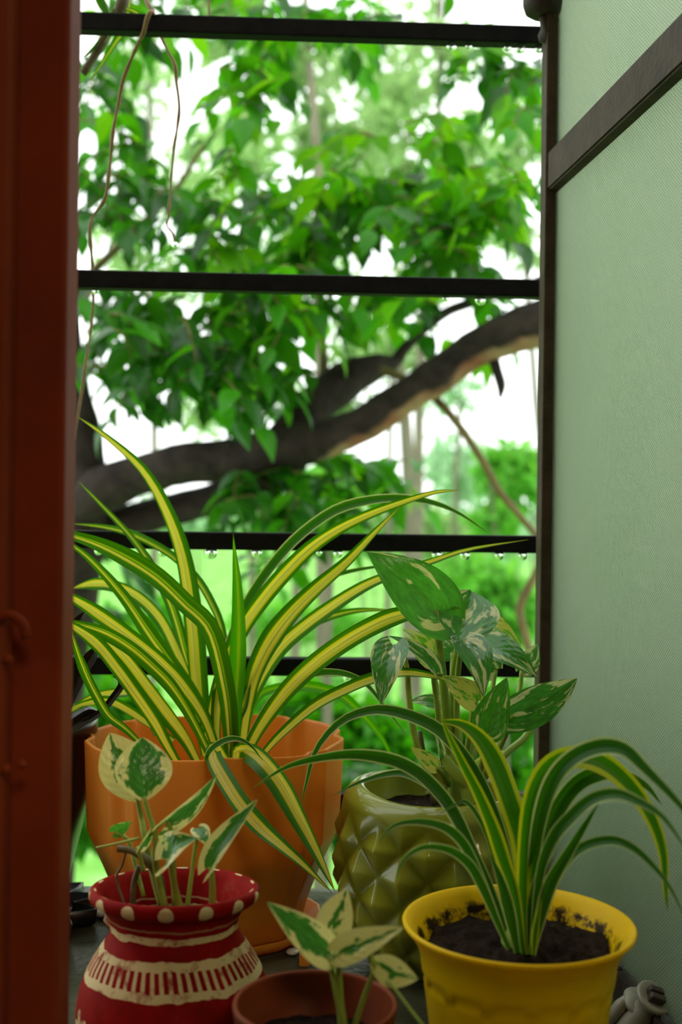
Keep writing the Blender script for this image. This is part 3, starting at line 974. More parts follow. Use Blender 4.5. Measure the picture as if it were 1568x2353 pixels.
leaf(g, (1010, 1760, 1.03), (985, 1660, 1.0), 30, mb, 50, 0.1, 20, 0.1, [(1022, 1790, 1.05), (1030, 1810, 1.05)])
leaf(g, (1040, 1500, 1.1), (1000, 1450, 1.12), 60, mb, -20, 0.1, 15, 0.14, [(1040, 1600, 1.09), (1045, 1790, 1.06)])
leaf(g, (1140, 1540, 1.1), (1090, 1500, 1.11), 70, mb, -20, 0.1, 15, 0.14, [(1120, 1640, 1.09), (1070, 1790, 1.06)])
leaf(g, (1085, 1775, 1.12), (1175, 1722, 1.13), 34, ml, -30, 0.1, 15, 0.14, [(1075, 1790, 1.1), (1065, 1810, 1.07)])
pxtube('stem', [(1065, 1850, 1.06), (1050, 1790, 1.06), (1045, 1720, 1.065), (1040, 1650, 1.07), (1038, 1590, 1.07)], 0.011, 0.005, M['stem'], g, 16, 10, 0.3)
pxtube('stem', [(1085, 1850, 1.03), (1075, 1800, 1.03), (1045, 1775, 1.02), (1020, 1740, 1.02)], 0.009, 0.005, M['stem'], g, 14, 10, 0.3)
pxtube('stem', [(1000, 1850, 1.05), (990, 1800, 1.05), (975, 1740, 1.05), (965, 1680, 1.05)], 0.003, 0.0022, M['brown_stem'], g, 12, 8)
pxtube('aerial_root', [(1228, 1600, 1.1), (1226, 1640, 1.1), (1210, 1690, 1.09), (1165, 1730, 1.08), (1110, 1790, 1.07)], 0.003, 0.0035, M['stem'], g, 18, 8)
pxtube('aerial_root', [(1095, 1690, 1.05), (1120, 1650, 1.07), (1150, 1600, 1.09)], 0.002, 0.002, M['brown_stem'], g, 12, 6)

# -- yellow pot
YC = (0.1226, 0.79)
yel = empty('potted_spider_plant', (YC[0], YC[1], 1.0), 'cream-edged spider plant in a bright yellow flared pot beside the glass casement', 'potted plant')
prof = [(0.0005, 1.0), (0.050, 1.0), (0.0525, 1.003)]
prof += [(0.0525 + 0.0125 * i / 24, 1.003 + 0.095 * i / 24) for i in range(1, 25)]
NB = len(prof)
prof += [(0.0655, 1.1035), (0.0680, 1.1110), (0.0722, 1.1180), (0.0760, 1.1222), (0.0776, 1.1240), (0.0779, 1.1256), (0.0770, 1.1268), (0.0750, 1.1262), (0.0710, 1.1225), (0.0665, 1.1150), (0.0632, 1.1060), (0.0618, 1.0980), (0.060, 1.08), (0.0005, 1.07)]
PZ, INN = [], []


def yfr(th, r, z, i):
    PZ.append(z)
    INN.append(1.0 if i >= NB + 9 else 0.0)
    if 2 < i < NB:
        n_ = 14
        sc_ = 1.086 + 0.0045 * abs(math.sin(n_ * th / 2))
        if z < sc_ - 0.002:
            r -= 0.0004 + 0.0011 * (0.5 - 0.5 * abs(math.sin(n_ * th / 2)))
        elif z < sc_ + 0.0025:
            r -= 0.0020
    return r, z


V, Fc = lathe(prof, YC[0], YC[1], 168, yfr)
obj('pot', V, Fc, M['yellow'], yel, attrs={'pz': PZ, 'inner': INN})
soil(yel, YC[0], YC[1], 0.0622, 1.1075, 0.0075, 0.003)
rows = [
    ([(1178, 2185), (1132, 2053), (1092, 1967), (1041, 1862), (981, 1791), (930, 1757), (880, 1741), (820, 1734), (760, 1738), (690, 1752), (640, 1772), (580, 1812)], 25, Bm, (0.78, 0.86), dict(tilt=-20, tip_len=0.45)),
    ([(1172, 2185), (1125, 2070), (1085, 1960), (1045, 1880), (1006, 1820), (956, 1786), (906, 1776), (830, 1796), (762, 1830)], 20, Bm, (0.80, 0.9), dict(tilt=20, tip_len=0.5)),
    ([(1165, 2170), (1130, 2080), (1090, 1985), (1060, 1932), (1020, 1900), (960, 1888), (905, 1898), (870, 1937)], 20, Bm, (0.77, 0.76), dict(tilt=14, tip_len=0.5)),
    ([(1170, 2180), (1140, 2110), (1110, 2040), (1078, 1985), (1030, 1952), (970, 1948), (925, 1980), (908, 2032)], 19, Bm, (0.76, 0.73), dict(tilt=-14, tip_len=0.55)),
    ([(1200, 2185), (1188, 2080), (1165, 1960), (1130, 1855), (1085, 1765), (1031, 1697), (981, 1660), (905, 1634), (845, 1633), (780, 1660), (727, 1722), (705, 1795), (692, 1850)], 25, Bm, (0.82, 0.92), dict(tilt=10, tip_len=0.5)),
    ([(1206, 2185), (1207, 2050), (1198, 1930), (1172, 1842), (1142, 1761), (1107, 1701), (1061, 1665), (1006, 1656)], 43, Ym, (0.80, 0.84), dict(tilt=-10, tip_len=0.4)),
    ([(1202, 2195), (1184, 2060), (1157, 1975), (1132, 1900), (1101, 1826), (1061, 1749), (1031, 1688), (1010, 1638)], 30, Ym, (0.77, 0.77), dict(tilt=6, tip_len=0.65)),
    ([(1205, 2195), (1203, 2030), (1212, 1902), (1229, 1822), (1259, 1768), (1303, 1742), (1358, 1743), (1408, 1768), (1458, 1817), (1499, 1882), (1524, 1957), (1530, 2040), (1535, 2092)], 42, Ym, (0.78, 0.74), dict(tilt=4, tip_len=0.45)),
    ([(1215, 2185), (1225, 2000), (1240, 1885), (1268, 1798), (1312, 1744), (1373, 1716), (1433, 1721), (1483, 1766), (1568, 1855), (1640, 1960)], 33, Bm, (0.80, 0.66), dict(tilt=-10, tip_len=0.4)),
    ([(1212, 2190), (1222, 2040), (1252, 1927), (1293, 1842), (1333, 1796), (1383, 1776), (1433, 1781), (1484, 1805), (1522, 1850)], 33, Bm, (0.80, 0.78), dict(tilt=8, tip_len=0.4)),
    ([(1225, 2190), (1240, 2020), (1270, 1930), (1313, 1877), (1358, 1838), (1408, 1824), (1458, 1837), (1524, 1877), (1590, 1970)], 25, Bm, (0.78, 0.66), dict(tilt=-15, tip_len=0.35)),
    ([(1222, 2195), (1242, 2110), (1267, 2028), (1308, 1958), (1348, 1892), (1379, 1842)], 27, Bm, (0.76, 0.74), dict(tilt=10, tip_len=0.6)),
    ([(1222, 2195), (1245, 2110), (1272, 2035), (1303, 1977), (1348, 1942), (1408, 1931), (1458, 1950), (1504, 1992), (1544, 2045), (1580, 2120)], 19, Bm, (0.79, 0.7), dict(tilt=-14, tip_len=0.45)),
    ([(1212, 2190), (1225, 2060), (1237, 1952), (1247, 1842), (1283, 1786), (1338, 1748), (1400, 1737)], 24, Bm, (0.82, 0.8), dict(tilt=14, tip_len=0.4)),
    ([(1218, 2190), (1224, 2090), (1240, 2010), (1290, 1925)], 22, Bm, (0.775, 0.77), dict(tilt=-8)),
    ([(1226, 2195), (1232, 2130), (1246, 2060)], 14, Ym, (0.755, 0.75), dict(tilt=8)),
    ([(1190, 2190), (1172, 2100), (1150, 2020), (1125, 1960)], 24, Bm, (0.765, 0.765), dict(tilt=8)),
    ([(1140, 1990), (1115, 1910), (1092, 1865), (1070, 1842), (1045, 1850), (1000, 1876)], 9, Bm, (0.8, 0.8), dict(tilt=10)),
]
for (pts, wd, m, d, kw) in rows:
    blade('leaf', yel, pts, wd * 1.22, m, d, **kw)
V, Fc = lathe([(0.0005, 1.10), (0.011, 1.105), (0.0115, 1.118), (0.007, 1.13), (0.0005, 1.135)], YC[0], YC[1], 14)
obj('crown', V, Fc, M['stem'], yel)

# -- red painted clay pot
RC = (-0.1140, 0.83)
red_ = empty('potted_pothos', (RC[0], RC[1], 1.0), 'white-edged pothos in a round red clay pot painted with cream bands', 'potted plant')
prof = [(0.0005, 1.0), (0.040, 1.0), (0.047, 1.004)]
for z, r in ((1.012, 0.0555), (1.024, 0.0630), (1.036, 0.0672), (1.046, 0.0684), (1.056, 0.0678), (1.066, 0.0658), (1.076, 0.0622), (1.084, 0.0580), (1.092, 0.0528), (1.099, 0.0478), (1.104, 0.0452), (1.108, 0.0447), (1.113, 0.0455), (1.118, 0.0480), (1.1225, 0.0525)):
    prof.append((r, z))
k0 = len(prof)
prof += [(0.0560, 1.1242), (0.0586, 1.1262), (0.0600, 1.1288), (0.0601, 1.1315), (0.0590, 1.1340), (0.0570, 1.1350), (0.0545, 1.1340), (0.0510, 1.1290), (0.0470, 1.120), (0.0430, 1.112), (0.0415, 1.104), (0.044, 1.095), (0.0005, 1.08)]
PZ, RV = [], []


def rfr(th, r, z, i):
    PZ.append(z)
    RV.append({k0 - 1: 0.0, k0: 0.2, k0 + 1: 0.38, k0 + 2: 0.52, k0 + 3: 0.68, k0 + 4: 0.85, k0 + 5: 1.0}.get(i, 0.0))
    r *= 1 + 0.006 * math.sin(2 * th + 1) + 0.004 * math.sin(5 * th)
    tl = 0.075 * max(0.0, min(1.0, (z - 1.06) / 0.07))
    return r, z + tl * r * math.cos(th)      # the mouth leans a little to the back


V, Fc = lathe(prof, RC[0], RC[1], 144, rfr)
obj('pot', V, Fc, M['clay'], red_, attrs={'pz': PZ, 'rimv': RV})
soil(red_, RC[0], RC[1], 0.0425, 1.106, 0.003)
nj, njp = M['njoy'], M['njoy_pale']
leaf(red_, (314, 1826, 0.835), (252, 1684, 0.845), 116, njp, -8, 0.05, 8, 0.08, [(325, 1880, 0.835), (333, 1924, 0.83), (346, 1985, 0.83), (374, 2090, 0.82)], pr=0.0024, power=0.85)
leaf(red_, (330, 1830, 0.80), (328, 1694, 0.815), 132, nj, 6, 0.04, 8, 0.06, [(345, 1880, 0.80), (357, 1920, 0.80), (358, 1990, 0.805), (380, 2090, 0.81)], pr=0.0022, power=0.88)
leaf(red_, (386, 1886, 0.80), (500, 1776, 0.79), 58, nj, 40, 0.10, 22, 0.30, [(393, 1910, 0.80), (395, 1960, 0.805), (404, 2090, 0.82)], pr=0.0020)
leaf(red_, (388, 1975, 0.78), (456, 1926, 0.77), 92, nj, -42, 0.22, 20, 0.35, [(393, 1990, 0.785), (402, 2040, 0.80), (415, 2095, 0.81)], pr=0.0024)
leaf(red_, (484, 1992, 0.80), (592, 1836, 0.79), 62, nj, -30, 0.10, 24, 0.16, [(487, 2010, 0.80), (489, 2050, 0.805), (487, 2092, 0.81)], pr=0.0022, twist=30)
leaf(red_, (262, 1912, 0.84), (303, 1886, 0.84), 34, M['marble_green'], 20, 0.08, 14, 0.15, [(285, 1922, 0.84), (300, 1945, 0.84), (330, 2060, 0.83)], pr=0.0014)
leaf(red_, (455, 1905, 0.81), (480, 1945, 0.80), 44, nj, -20, 0.1, 14, 0.15, [(450, 1940, 0.81), (430, 2090, 0.82)], pr=0.0014)
leaf(red_, (322, 1950, 0.80), (352, 1890, 0.80), 26, nj, 45, 0.1, 14, 0.15, [(318, 1952, 0.80), (330, 2000, 0.81)], pr=0.0014)
pxtube('stem', [(270, 1950, 0.82), (300, 1955, 0.82), (335, 1975, 0.82), (362, 2010, 0.82), (378, 2090, 0.82)], 0.0028, 0.0035, M['brown_stem'], red_, 16, 8, 0.4)
pxtube('aerial_root', [(221, 1948, 0.83), (270, 1938, 0.83), (320, 1926, 0.83)], 0.0008, 0.0012, M['stem'], red_, 10, 6)
pxtube('aerial_root', [(290, 1955, 0.82), (280, 1990, 0.83), (268, 2020, 0.84), (290, 2090, 0.83)], 0.0008, 0.001, M['brown_stem'], red_, 10, 6)
pxtube('stem', [(320, 1990, 0.83), (308, 2030, 0.83), (305, 2090, 0.83)], 0.002, 0.0022, M['brown_stem'], red_, 10, 6)

# -- brown pot in front
TC = (-0.0122, 0.72)
brn = empty('potted_pothos', (TC[0], TC[1], 1.0), 'young white-edged pothos sprig in the small reddish brown pot in front', 'potted plant')
V, Fc = lathe([(0.0005, 1.0), (0.036, 1.0), (0.038, 1.003), (0.0475, 1.088), (0.0490, 1.0885), (0.0505, 1.0985), (0.0500, 1.1000), (0.0482, 1.1000), (0.0475, 1.098), (0.0445, 1.06), (0.0005, 1.055)], TC[0], TC[1], 80)
obj('pot', V, Fc, M['brown_pot'], brn)
soil(brn, TC[0], TC[1], 0.0455, 1.072, 0.003)
leaf(brn, (752, 2192, 0.71), (613, 2073, 0.70), 84, nj, 10, 0.07, 14, 0.14, [(762, 2225, 0.71), (775, 2290, 0.715), (790, 2360, 0.72)], pr=0.0018)
leaf(brn, (757, 2158, 0.735), (798, 2042, 0.74), 84, njp, -10, 0.05, 14, 0.10, [(768, 2200, 0.73), (780, 2280, 0.725), (790, 2360, 0.72)], pr=0.0018, power=0.72)
leaf(brn, (780, 2190, 0.70), (930, 2131, 0.685), 74, njp, -12, 0.05, 16, 0.14, [(778, 2215, 0.705), (780, 2280, 0.715), (792, 2360, 0.72)], pr=0.0018)
leaf(brn, (862, 2212, 0.70), (962, 2250, 0.69), 72, njp, 20, 0.10, 16, 0.10, [(858, 2236, 0.70), (840, 2285, 0.71), (815, 2360, 0.72)], pr=0.0016, power=0.8)
pxtube('stem', [(862, 2215, 0.70), (850, 2195, 0.70), (838, 2180, 0.70)], 0.0022, 0.0016, M['stem'], brn, 10, 8)
pxtube('stem', [(890, 2252, 0.69), (915, 2282, 0.685), (945, 2322, 0.68), (975, 2360, 0.675)], 0.001, 0.001, M['stem'], brn, 10, 6)
pxtube('stem', [(768, 2140, 0.735), (776, 2200, 0.73), (780, 2280, 0.722), (788, 2370, 0.72)], 0.0022, 0.0026, M['stem'], brn, 14, 8)

# -- black pot behind the jamb
BC = (-0.322, 1.14)
blk = empty('nursery_pot', (BC[0], BC[1], 1.0), 'tall black plastic nursery pot with torn rim strips behind the red jamb', 'plant pot')
V, Fc = lathe([(0.0005, 1.005), (0.050, 1.005), (0.053, 1.008), (0.074, 1.09), (0.080, 1.12), (0.0825, 1.175), (0.0835, 1.183), (0.088, 1.184), (0.088, 1.199), (0.085, 1.200), (0.082, 1.198), (0.079, 1.12), (0.0005, 1.11)], BC[0], BC[1], 72, lambda th, r, z, i: (r * (1 + 0.012 * math.sin(6 * th)), z))
obj('pot', V, Fc, M['black'], blk)
soil(blk, BC[0], BC[1], 0.077, 1.17, 0.003)
for pts, wd, d in (
    ([(140, 1690), (180, 1668), (215, 1648), (240, 1628), (262, 1600), (277, 1578), (274, 1562), (258, 1553)], 16, (1.07, 1.04)),
    ([(150, 1640), (180, 1560), (205, 1515), (228, 1478)], 30, (1.05, 1.03)),
    ([(150, 1470), (172, 1440), (195, 1405)], 24, (1.05, 1.04)),
    ([(120, 1700), (165, 1670), (205, 1645), (232, 1640)], 30, (1.06, 1.06)),
):
    o = blade('torn_strip', blk, pts, wd, M['black'], d, tilt=12, tip_len=0.3, fold=0.25)

# -- zigzag edged black tray on the ledge
zt = []
ZC = Vector((BC[0], BC[1], 1.0))


def zz(th, r, z, i):
    k = ((th - 0.25) * 13 / (2 * PI)) % 1.0
    return (r * (1 - 0.30 * abs(2 * k - 1)) if r > 0.07 else r), z


V, Fc = lathe([(0.0005, 1.0), (0.090, 1.0), (0.0925, 1.002), (0.0945, 1.0155), (0.0925, 1.016), (0.089, 1.0045), (0.0005, 1.0045)], ZC.x, ZC.y, 208, zz)
tag(obj('zigzag_tray', V, Fc, M['black']), 'black plastic star-edged tray under the black nursery pot', 'tray')

# -- pebbles on the ledge
for (px, py, d, r, col, lab) in (
        (266, 2140, 1.12, 0.0085, 'knob', 'grey-brown pebble behind the rim of the red clay pot'),
        (238, 2112, 1.155, 0.011, 'white', 'white wet chip of plaster beside the star-edged tray'),
        (205, 2068, 1.20, 0.013, 'slate', 'flat slate grey chip on the ledge below the black nursery pot'),
        (672, 2198, 1.065, 0.006, 'white', 'small whitish pebble in front of the lobed orange pot')):
    if col == 'white' and 'white' not in M:
        M['white'] = simple('white_chip', (0.42, 0.42, 0.36), (0.6, 0.6, 0.54), 60, 0.3, 0.3)
        M['slate'] = simple('slate_chip', (0.16, 0.19, 0.19), (0.25, 0.28, 0.28), 60, 0.25, 0.3)
    bm = bmesh.new()
    bmesh.ops.create_icosphere(bm, subdivisions=3, radius=r)
    fl = 0.45 if col != 'knob' else 0.9
    for v in bm.verts:
        v.co *= 1 + 0.25 * mnoise.noise(v.co * 90 + Vector((px, 0, 0)))
        v.co.z *= fl
    zmin = min(v.co.z for v in bm.verts)
    p = P(px, py, d)
    bmesh.ops.translate(bm, verts=bm.verts, vec=Vector((p.x, p.y, 0.9985 - zmin)))
    tag(bm_obj('pebble', bm, M[col], None, True), lab, 'pebble', 'bits lying on the ledge')

# ------------------------------------------------------------------ hanging plant at the top left
hp = empty('hanging_plant', P(260, 20, 1.28), 'hanging plant with long wiry brown roots draped over the top bar', 'plant')
pxtube('aerial_root', [(318, -40, 1.262), (340, 8, 1.252), (353, 30, 1.246), (345, 28, 1.240), (337, 48, 1.240), (330, 75, 1.242), (320, 95, 1.25), (300, 140, 1.262), (283, 185, 1.27), (272, 240, 1.275), (260, 300, 1.28), (256, 350, 1.285), (248, 420, 1.29), (240, 460, 1.295), (215, 495, 1.30), (207, 525, 1.30), (210, 580, 1.305), (214, 640, 1.31), (215, 690, 1.31), (208, 760, 1.31), (195, 850, 1.305), (183, 930, 1.30), (170, 1010, 1.30)], 0.0026, 0.0014, M['root'], hp, 110, 8, 0.5)
pxtube('aerial_root', [(365, 40, 1.29), (372, 85, 1.29), (385, 115, 1.29), (402, 150, 1.29), (406, 190, 1.29), (412, 245, 1.29), (408, 290, 1.29), (400, 340, 1.29), (396, 390, 1.29), (392, 430, 1.29), (388, 490, 1.29), (384, 518, 1.29), (396, 535, 1.29), (401, 552, 1.29)], 0.0022, 0.0011, M['root'], hp, 60, 8, 0.5)
pxtube('aerial_root', [(478, -40, 1.30), (480, 0, 1.30), (481, 45, 1.30)], 0.0016, 0.0012, M['root'], hp, 12, 6)
pxtube('stem', [(285, -60, 1.29), (283, 0, 1.29), (270, 35, 1.29), (250, 70, 1.29), (225, 115, 1.29), (190, 170, 1.29)], 0.008, 0.004, M['brown_stem'], hp, 20, 8, 0.3)
blade('leaf', hp, [(215, -40), (230, 0), (245, 30), (262, 70)], 22, M['bladeB'], (1.285, 1.285), tilt=10)
blade('leaf', hp, [(262, 20), (245, 75), (222, 105), (190, 133)], 16, M['bladeB'], (1.285, 1.285), tilt=20)
blade('leaf', hp, [(300, -20), (285, 60), (262, 100), (205, 190)], 20, M['bladeG'], (1.31, 1.31), tilt=20)
blade('leaf', hp, [(290, 20), (310, 28), (318, 36), (312, 45)], 14, M['bladeG'], (1.28, 1.28), tilt=20)
o = bpy.data.objects.new('water_drop', drop_mesh(0.0036))
COL.objects.link(o)
o.location = P(402, 560, 1.29)
tag(o, 'clear water drop at the tip of the hanging brown root', 'water drop')

# ------------------------------------------------------------------ the big tree outside
TR = empty('spreading_tree', (P(160, 1100, 2.9).x - 0.05, P(160, 1100, 2.9).y, GZ), 'spreading tree with a thick dark slanting limb and drooping leaves behind the grille', 'tree')


def limb(name, pts, mat, parent, n=60, seg=20, lump=0.10):
    """pts (px, py, d, thickness px)"""
    c = spline([P(p[0], p[1], p[2]) for p in pts], n)
    rr = spline([Vector((p[3] / F * p[2] / 2, 0, 0)) for p in pts], n)
    V, Fc = tube_geo(c, [q.x for q in rr], seg)
    und = []
    for i in range(n):
        for k in range(seg):
            v = V[i * seg + k]
            dlt = v - c[i]
            V[i * seg + k] = c[i] + dlt * (1 + lump * (mnoise.noise(v * 14) + 0.5 * mnoise.noise(v * 37)))
            und.append(max(0.0, -dlt.normalized().z * 0.9 - 0.2 * dlt.normalized().y) * max(0.0, min(1.0, (i / n - 0.33) / 0.1)))
    return obj(name, V, Fc, mat, parent, attrs={'under': und})


limb('trunk', [(-60, 4200, 2.95, 330), (20, 2600, 2.95, 260), (90, 1700, 2.92, 190), (150, 1350, 2.88, 150), (190, 1150, 2.85, 120), (185, 1000, 2.85, 95), (150, 800, 2.9, 80), (90, 300, 3.0, 60), (40, -200, 3.1, 44), (20, -650, 3.2, 24)], M['bark'], TR, 70, 20)
limb('limb', [(170, 1170, 2.85, 110), (240, 1122, 2.8, 106), (330, 1088, 2.78, 98), (420, 1068, 2.74, 98), (560, 1048, 2.7, 94), (700, 1020, 2.66, 96), (820, 984, 2.62, 84), (900, 932, 2.6, 82), (1000, 868, 2.56, 84), (1090, 806, 2.54, 84), (1170, 766, 2.5, 96), (1245, 742, 2.48, 104), (1400, 690, 2.46, 100), (1700, 560, 2.4, 90)], M['peel'], TR, 100, 24, 0.13)
limb('limb', [(640, 1030, 2.72, 90), (690, 970, 2.75, 92), (740, 920, 2.78, 94), (800, 870, 2.8, 88), (860, 845, 2.82, 66), (905, 832, 2.84, 34), (930, 800, 2.86, 26), (975, 757, 2.88, 24), (1030, 715, 2.9, 24), (1110, 688, 2.92, 22), (1250, 640, 2.95, 18)], M['bark'], TR, 80, 18)
limb('limb', [(190, 1245, 2.9, 90), (300, 1196, 2.9, 78), (420, 1166, 2.88, 74), (520, 1138, 2.84, 80), (600, 1095, 2.78, 84), (680, 1050, 2.72, 76)], M['bark'], TR, 50, 18)
limb('branch', [(880, 850, 2.7, 22), (950, 880, 2.66, 20), (1010, 925, 2.62, 20), (1060, 985, 2.6, 19), (1110, 1060, 2.6, 18), (1145, 1125, 2.6, 18), (1190, 1180, 2.6, 16), (1240, 1240, 2.6, 15), (1300, 1330, 2.6, 13)], M['twig'], TR, 50, 10, 0.05)
limb('branch', [(150, 690, 3.0, 24), (230, 608, 3.0, 20), (320, 520, 3.0, 18), (400, 440, 3.0, 14), (470, 330, 3.0, 10)], M['twig'], TR, 40, 10, 0.05)
limb('branch', [(1125, 790, 2.52, 30), (1142, 850, 2.52, 24), (1152, 885, 2.52, 22), (1150, 915, 2.52, 8)], M['bark'], TR, 14, 8)
limb('branch', [(740, 930, 2.8, 34), (745, 830, 2.85, 22), (735, 700, 2.9, 17), (745, 560, 2.95, 14), (700, 420, 3.0, 10)], M['twig'], TR, 40, 10, 0.05)
limb('branch', [(1245, 1290, 2.7, 14), (1215, 1350, 2.7, 20), (1195, 1400, 2.7, 20), (1208, 1460, 2.7, 18), (1225, 1540, 2.7, 16)], M['twig'], TR, 24, 10, 0.2)


def leaf_proto(mat, bend):
    """a drooping pointed leaf 1 long in +y, folded along the midrib, 20 triangles"""
    V, Fc = [], []
    prof_ = [(0.0, 0.0), (0.12, 0.16), (0.32, 0.25), (0.55, 0.22), (0.78, 0.115), (1.0, 0.0)]
    for (y, hw) in prof_:
        z = bend * (y - y * y)
        V += [(-hw, y, z + hw * 0.35), (0, y, z), (hw, y, z + hw * 0.35)]
    for i in range(5):
        a = i * 3
        Fc += [(a, a + 1, a + 4, a + 3), (a + 1, a + 2, a + 5, a + 4)]
    return mesh('leaf', V, Fc, mat)


PROTO = {k: [leaf_proto(M[k], b) for b in (0.25, 0.5, -0.1)] for k in ('tl_dark', 'tl_mid', 'tl_lime')}
SPR = [  # px ellipse centre, radii, sprays, tone, depth range
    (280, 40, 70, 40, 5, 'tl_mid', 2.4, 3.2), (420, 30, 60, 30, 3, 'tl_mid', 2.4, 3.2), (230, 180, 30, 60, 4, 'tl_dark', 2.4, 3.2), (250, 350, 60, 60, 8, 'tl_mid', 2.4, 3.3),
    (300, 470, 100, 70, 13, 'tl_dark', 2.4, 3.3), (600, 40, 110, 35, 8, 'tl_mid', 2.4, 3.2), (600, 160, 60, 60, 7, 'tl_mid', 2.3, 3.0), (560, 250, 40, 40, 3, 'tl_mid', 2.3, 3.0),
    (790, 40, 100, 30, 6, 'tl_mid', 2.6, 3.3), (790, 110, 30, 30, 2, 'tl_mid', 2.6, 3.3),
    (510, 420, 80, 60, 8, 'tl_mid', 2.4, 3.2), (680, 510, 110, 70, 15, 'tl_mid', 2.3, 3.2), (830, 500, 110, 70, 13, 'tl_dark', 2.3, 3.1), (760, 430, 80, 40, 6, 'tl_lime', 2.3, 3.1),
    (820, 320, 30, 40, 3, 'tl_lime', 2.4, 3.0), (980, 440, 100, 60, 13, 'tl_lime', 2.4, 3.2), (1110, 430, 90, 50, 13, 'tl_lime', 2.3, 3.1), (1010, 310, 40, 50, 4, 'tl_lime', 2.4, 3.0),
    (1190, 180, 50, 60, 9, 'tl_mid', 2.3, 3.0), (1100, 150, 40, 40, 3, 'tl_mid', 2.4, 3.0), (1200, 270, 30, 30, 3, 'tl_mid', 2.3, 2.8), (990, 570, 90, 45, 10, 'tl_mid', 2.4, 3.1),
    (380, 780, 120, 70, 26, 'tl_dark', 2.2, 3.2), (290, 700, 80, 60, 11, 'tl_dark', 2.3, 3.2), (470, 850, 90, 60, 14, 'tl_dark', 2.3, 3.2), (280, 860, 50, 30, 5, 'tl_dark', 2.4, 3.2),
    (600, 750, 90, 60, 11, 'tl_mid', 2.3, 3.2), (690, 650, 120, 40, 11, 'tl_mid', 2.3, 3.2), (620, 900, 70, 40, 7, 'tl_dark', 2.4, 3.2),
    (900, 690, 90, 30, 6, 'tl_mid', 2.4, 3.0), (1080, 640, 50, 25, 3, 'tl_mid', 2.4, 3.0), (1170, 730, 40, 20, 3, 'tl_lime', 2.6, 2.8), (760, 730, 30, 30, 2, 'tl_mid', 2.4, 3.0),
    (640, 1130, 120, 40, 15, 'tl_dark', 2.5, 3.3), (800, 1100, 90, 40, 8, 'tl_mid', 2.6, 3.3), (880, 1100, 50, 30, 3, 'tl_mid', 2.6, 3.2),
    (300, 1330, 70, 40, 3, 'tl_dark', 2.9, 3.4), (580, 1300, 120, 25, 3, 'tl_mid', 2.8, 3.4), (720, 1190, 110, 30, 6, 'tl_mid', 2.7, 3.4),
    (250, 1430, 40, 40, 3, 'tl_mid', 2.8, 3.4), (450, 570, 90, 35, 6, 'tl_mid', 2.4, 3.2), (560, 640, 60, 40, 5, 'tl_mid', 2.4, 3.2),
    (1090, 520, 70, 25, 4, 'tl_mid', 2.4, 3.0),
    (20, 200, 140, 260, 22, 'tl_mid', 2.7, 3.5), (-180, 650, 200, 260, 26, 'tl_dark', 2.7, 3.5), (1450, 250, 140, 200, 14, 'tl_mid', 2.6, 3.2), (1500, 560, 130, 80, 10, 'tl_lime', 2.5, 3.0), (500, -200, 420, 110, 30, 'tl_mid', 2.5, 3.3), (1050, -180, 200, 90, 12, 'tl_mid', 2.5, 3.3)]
leaves = []
TWV, TWF = [], []
for (cx, cy, rx, ry, ns_, tone, d0, d1) in SPR:
    for _ in range(int(ns_ * 1.15 + 0.5)):
        a, r_ = random.uniform(0, 2 * PI), math.sqrt(random.random())
        px, py, d = cx + rx * r_ * math.cos(a), cy + ry * r_ * math.sin(a), random.uniform(d0, d1)
        o_ = P(px, py, d)
        yaw = random.uniform(0, 2 * PI)
        dr = Vector((math.cos(yaw), math.sin(yaw), random.uniform(-0.55, 0.05))).normalized()
        Lt = random.uniform(0.10, 0.2)
        tw = [o_ - dr * Lt * 0.5, o_ - Vector((0, 0, -0.01)), o_ + dr * Lt * 0.5 + Vector((0, 0, -0.035))]
        c = spline(tw, 7)
        tube_geo(c, [0.0024 - 0.0002 * i for i in range(7)], 4, TWV, TWF)
        for k in range(7):
            s_ = 1 if k % 2 else -1
            T = (c[min(k + 1, 6)] - c[max(k - 1, 0)]).normalized()
            sd = T.cross(Vector((0, 0, 1))).normalized()
            y_ = (T * random.uniform(0.2, 0.9) + sd * s_ * random.uniform(0.5, 1.0) + Vector((0, 0, random.uniform(-0.95, -0.1)))).normalized()
            if k == 6:
                y_ = (T + Vector((0, 0, -0.4))).normalized()
            up = (Vector((0, 0, 1)) + Vector((random.uniform(-.6, .6), random.uniform(-.9, .3), 0)))
            x_ = y_.cross(up).normalized()
            z_ = x_.cross(y_)
            tn = tone
            q = random.random()
            if tone == 'tl_mid' and q < 0.18: tn = 'tl_lime'
            if tone == 'tl_mid' and q > 0.78: tn = 'tl_dark'
            if tone == 'tl_lime' and q > 0.6: tn = 'tl_mid'
            if tone == 'tl_dark' and q < 0.25: tn = 'tl_mid'
            leaves.append((c[k], x_, y_, z_, random.uniform(0.06, 0.098), tn))
tb = obj('twigs', TWV, TWF, M['twig'], TR)
tb['kind'] = 'stuff'


def in_view(p):
    q = p - CAMP
    px = 784 + F * q.dot(RIGHT) / q.y
    py = 1176.5 - F * q.dot(UPV) / q.y
    return 200 < px < 1240 and 0 < py < 1500


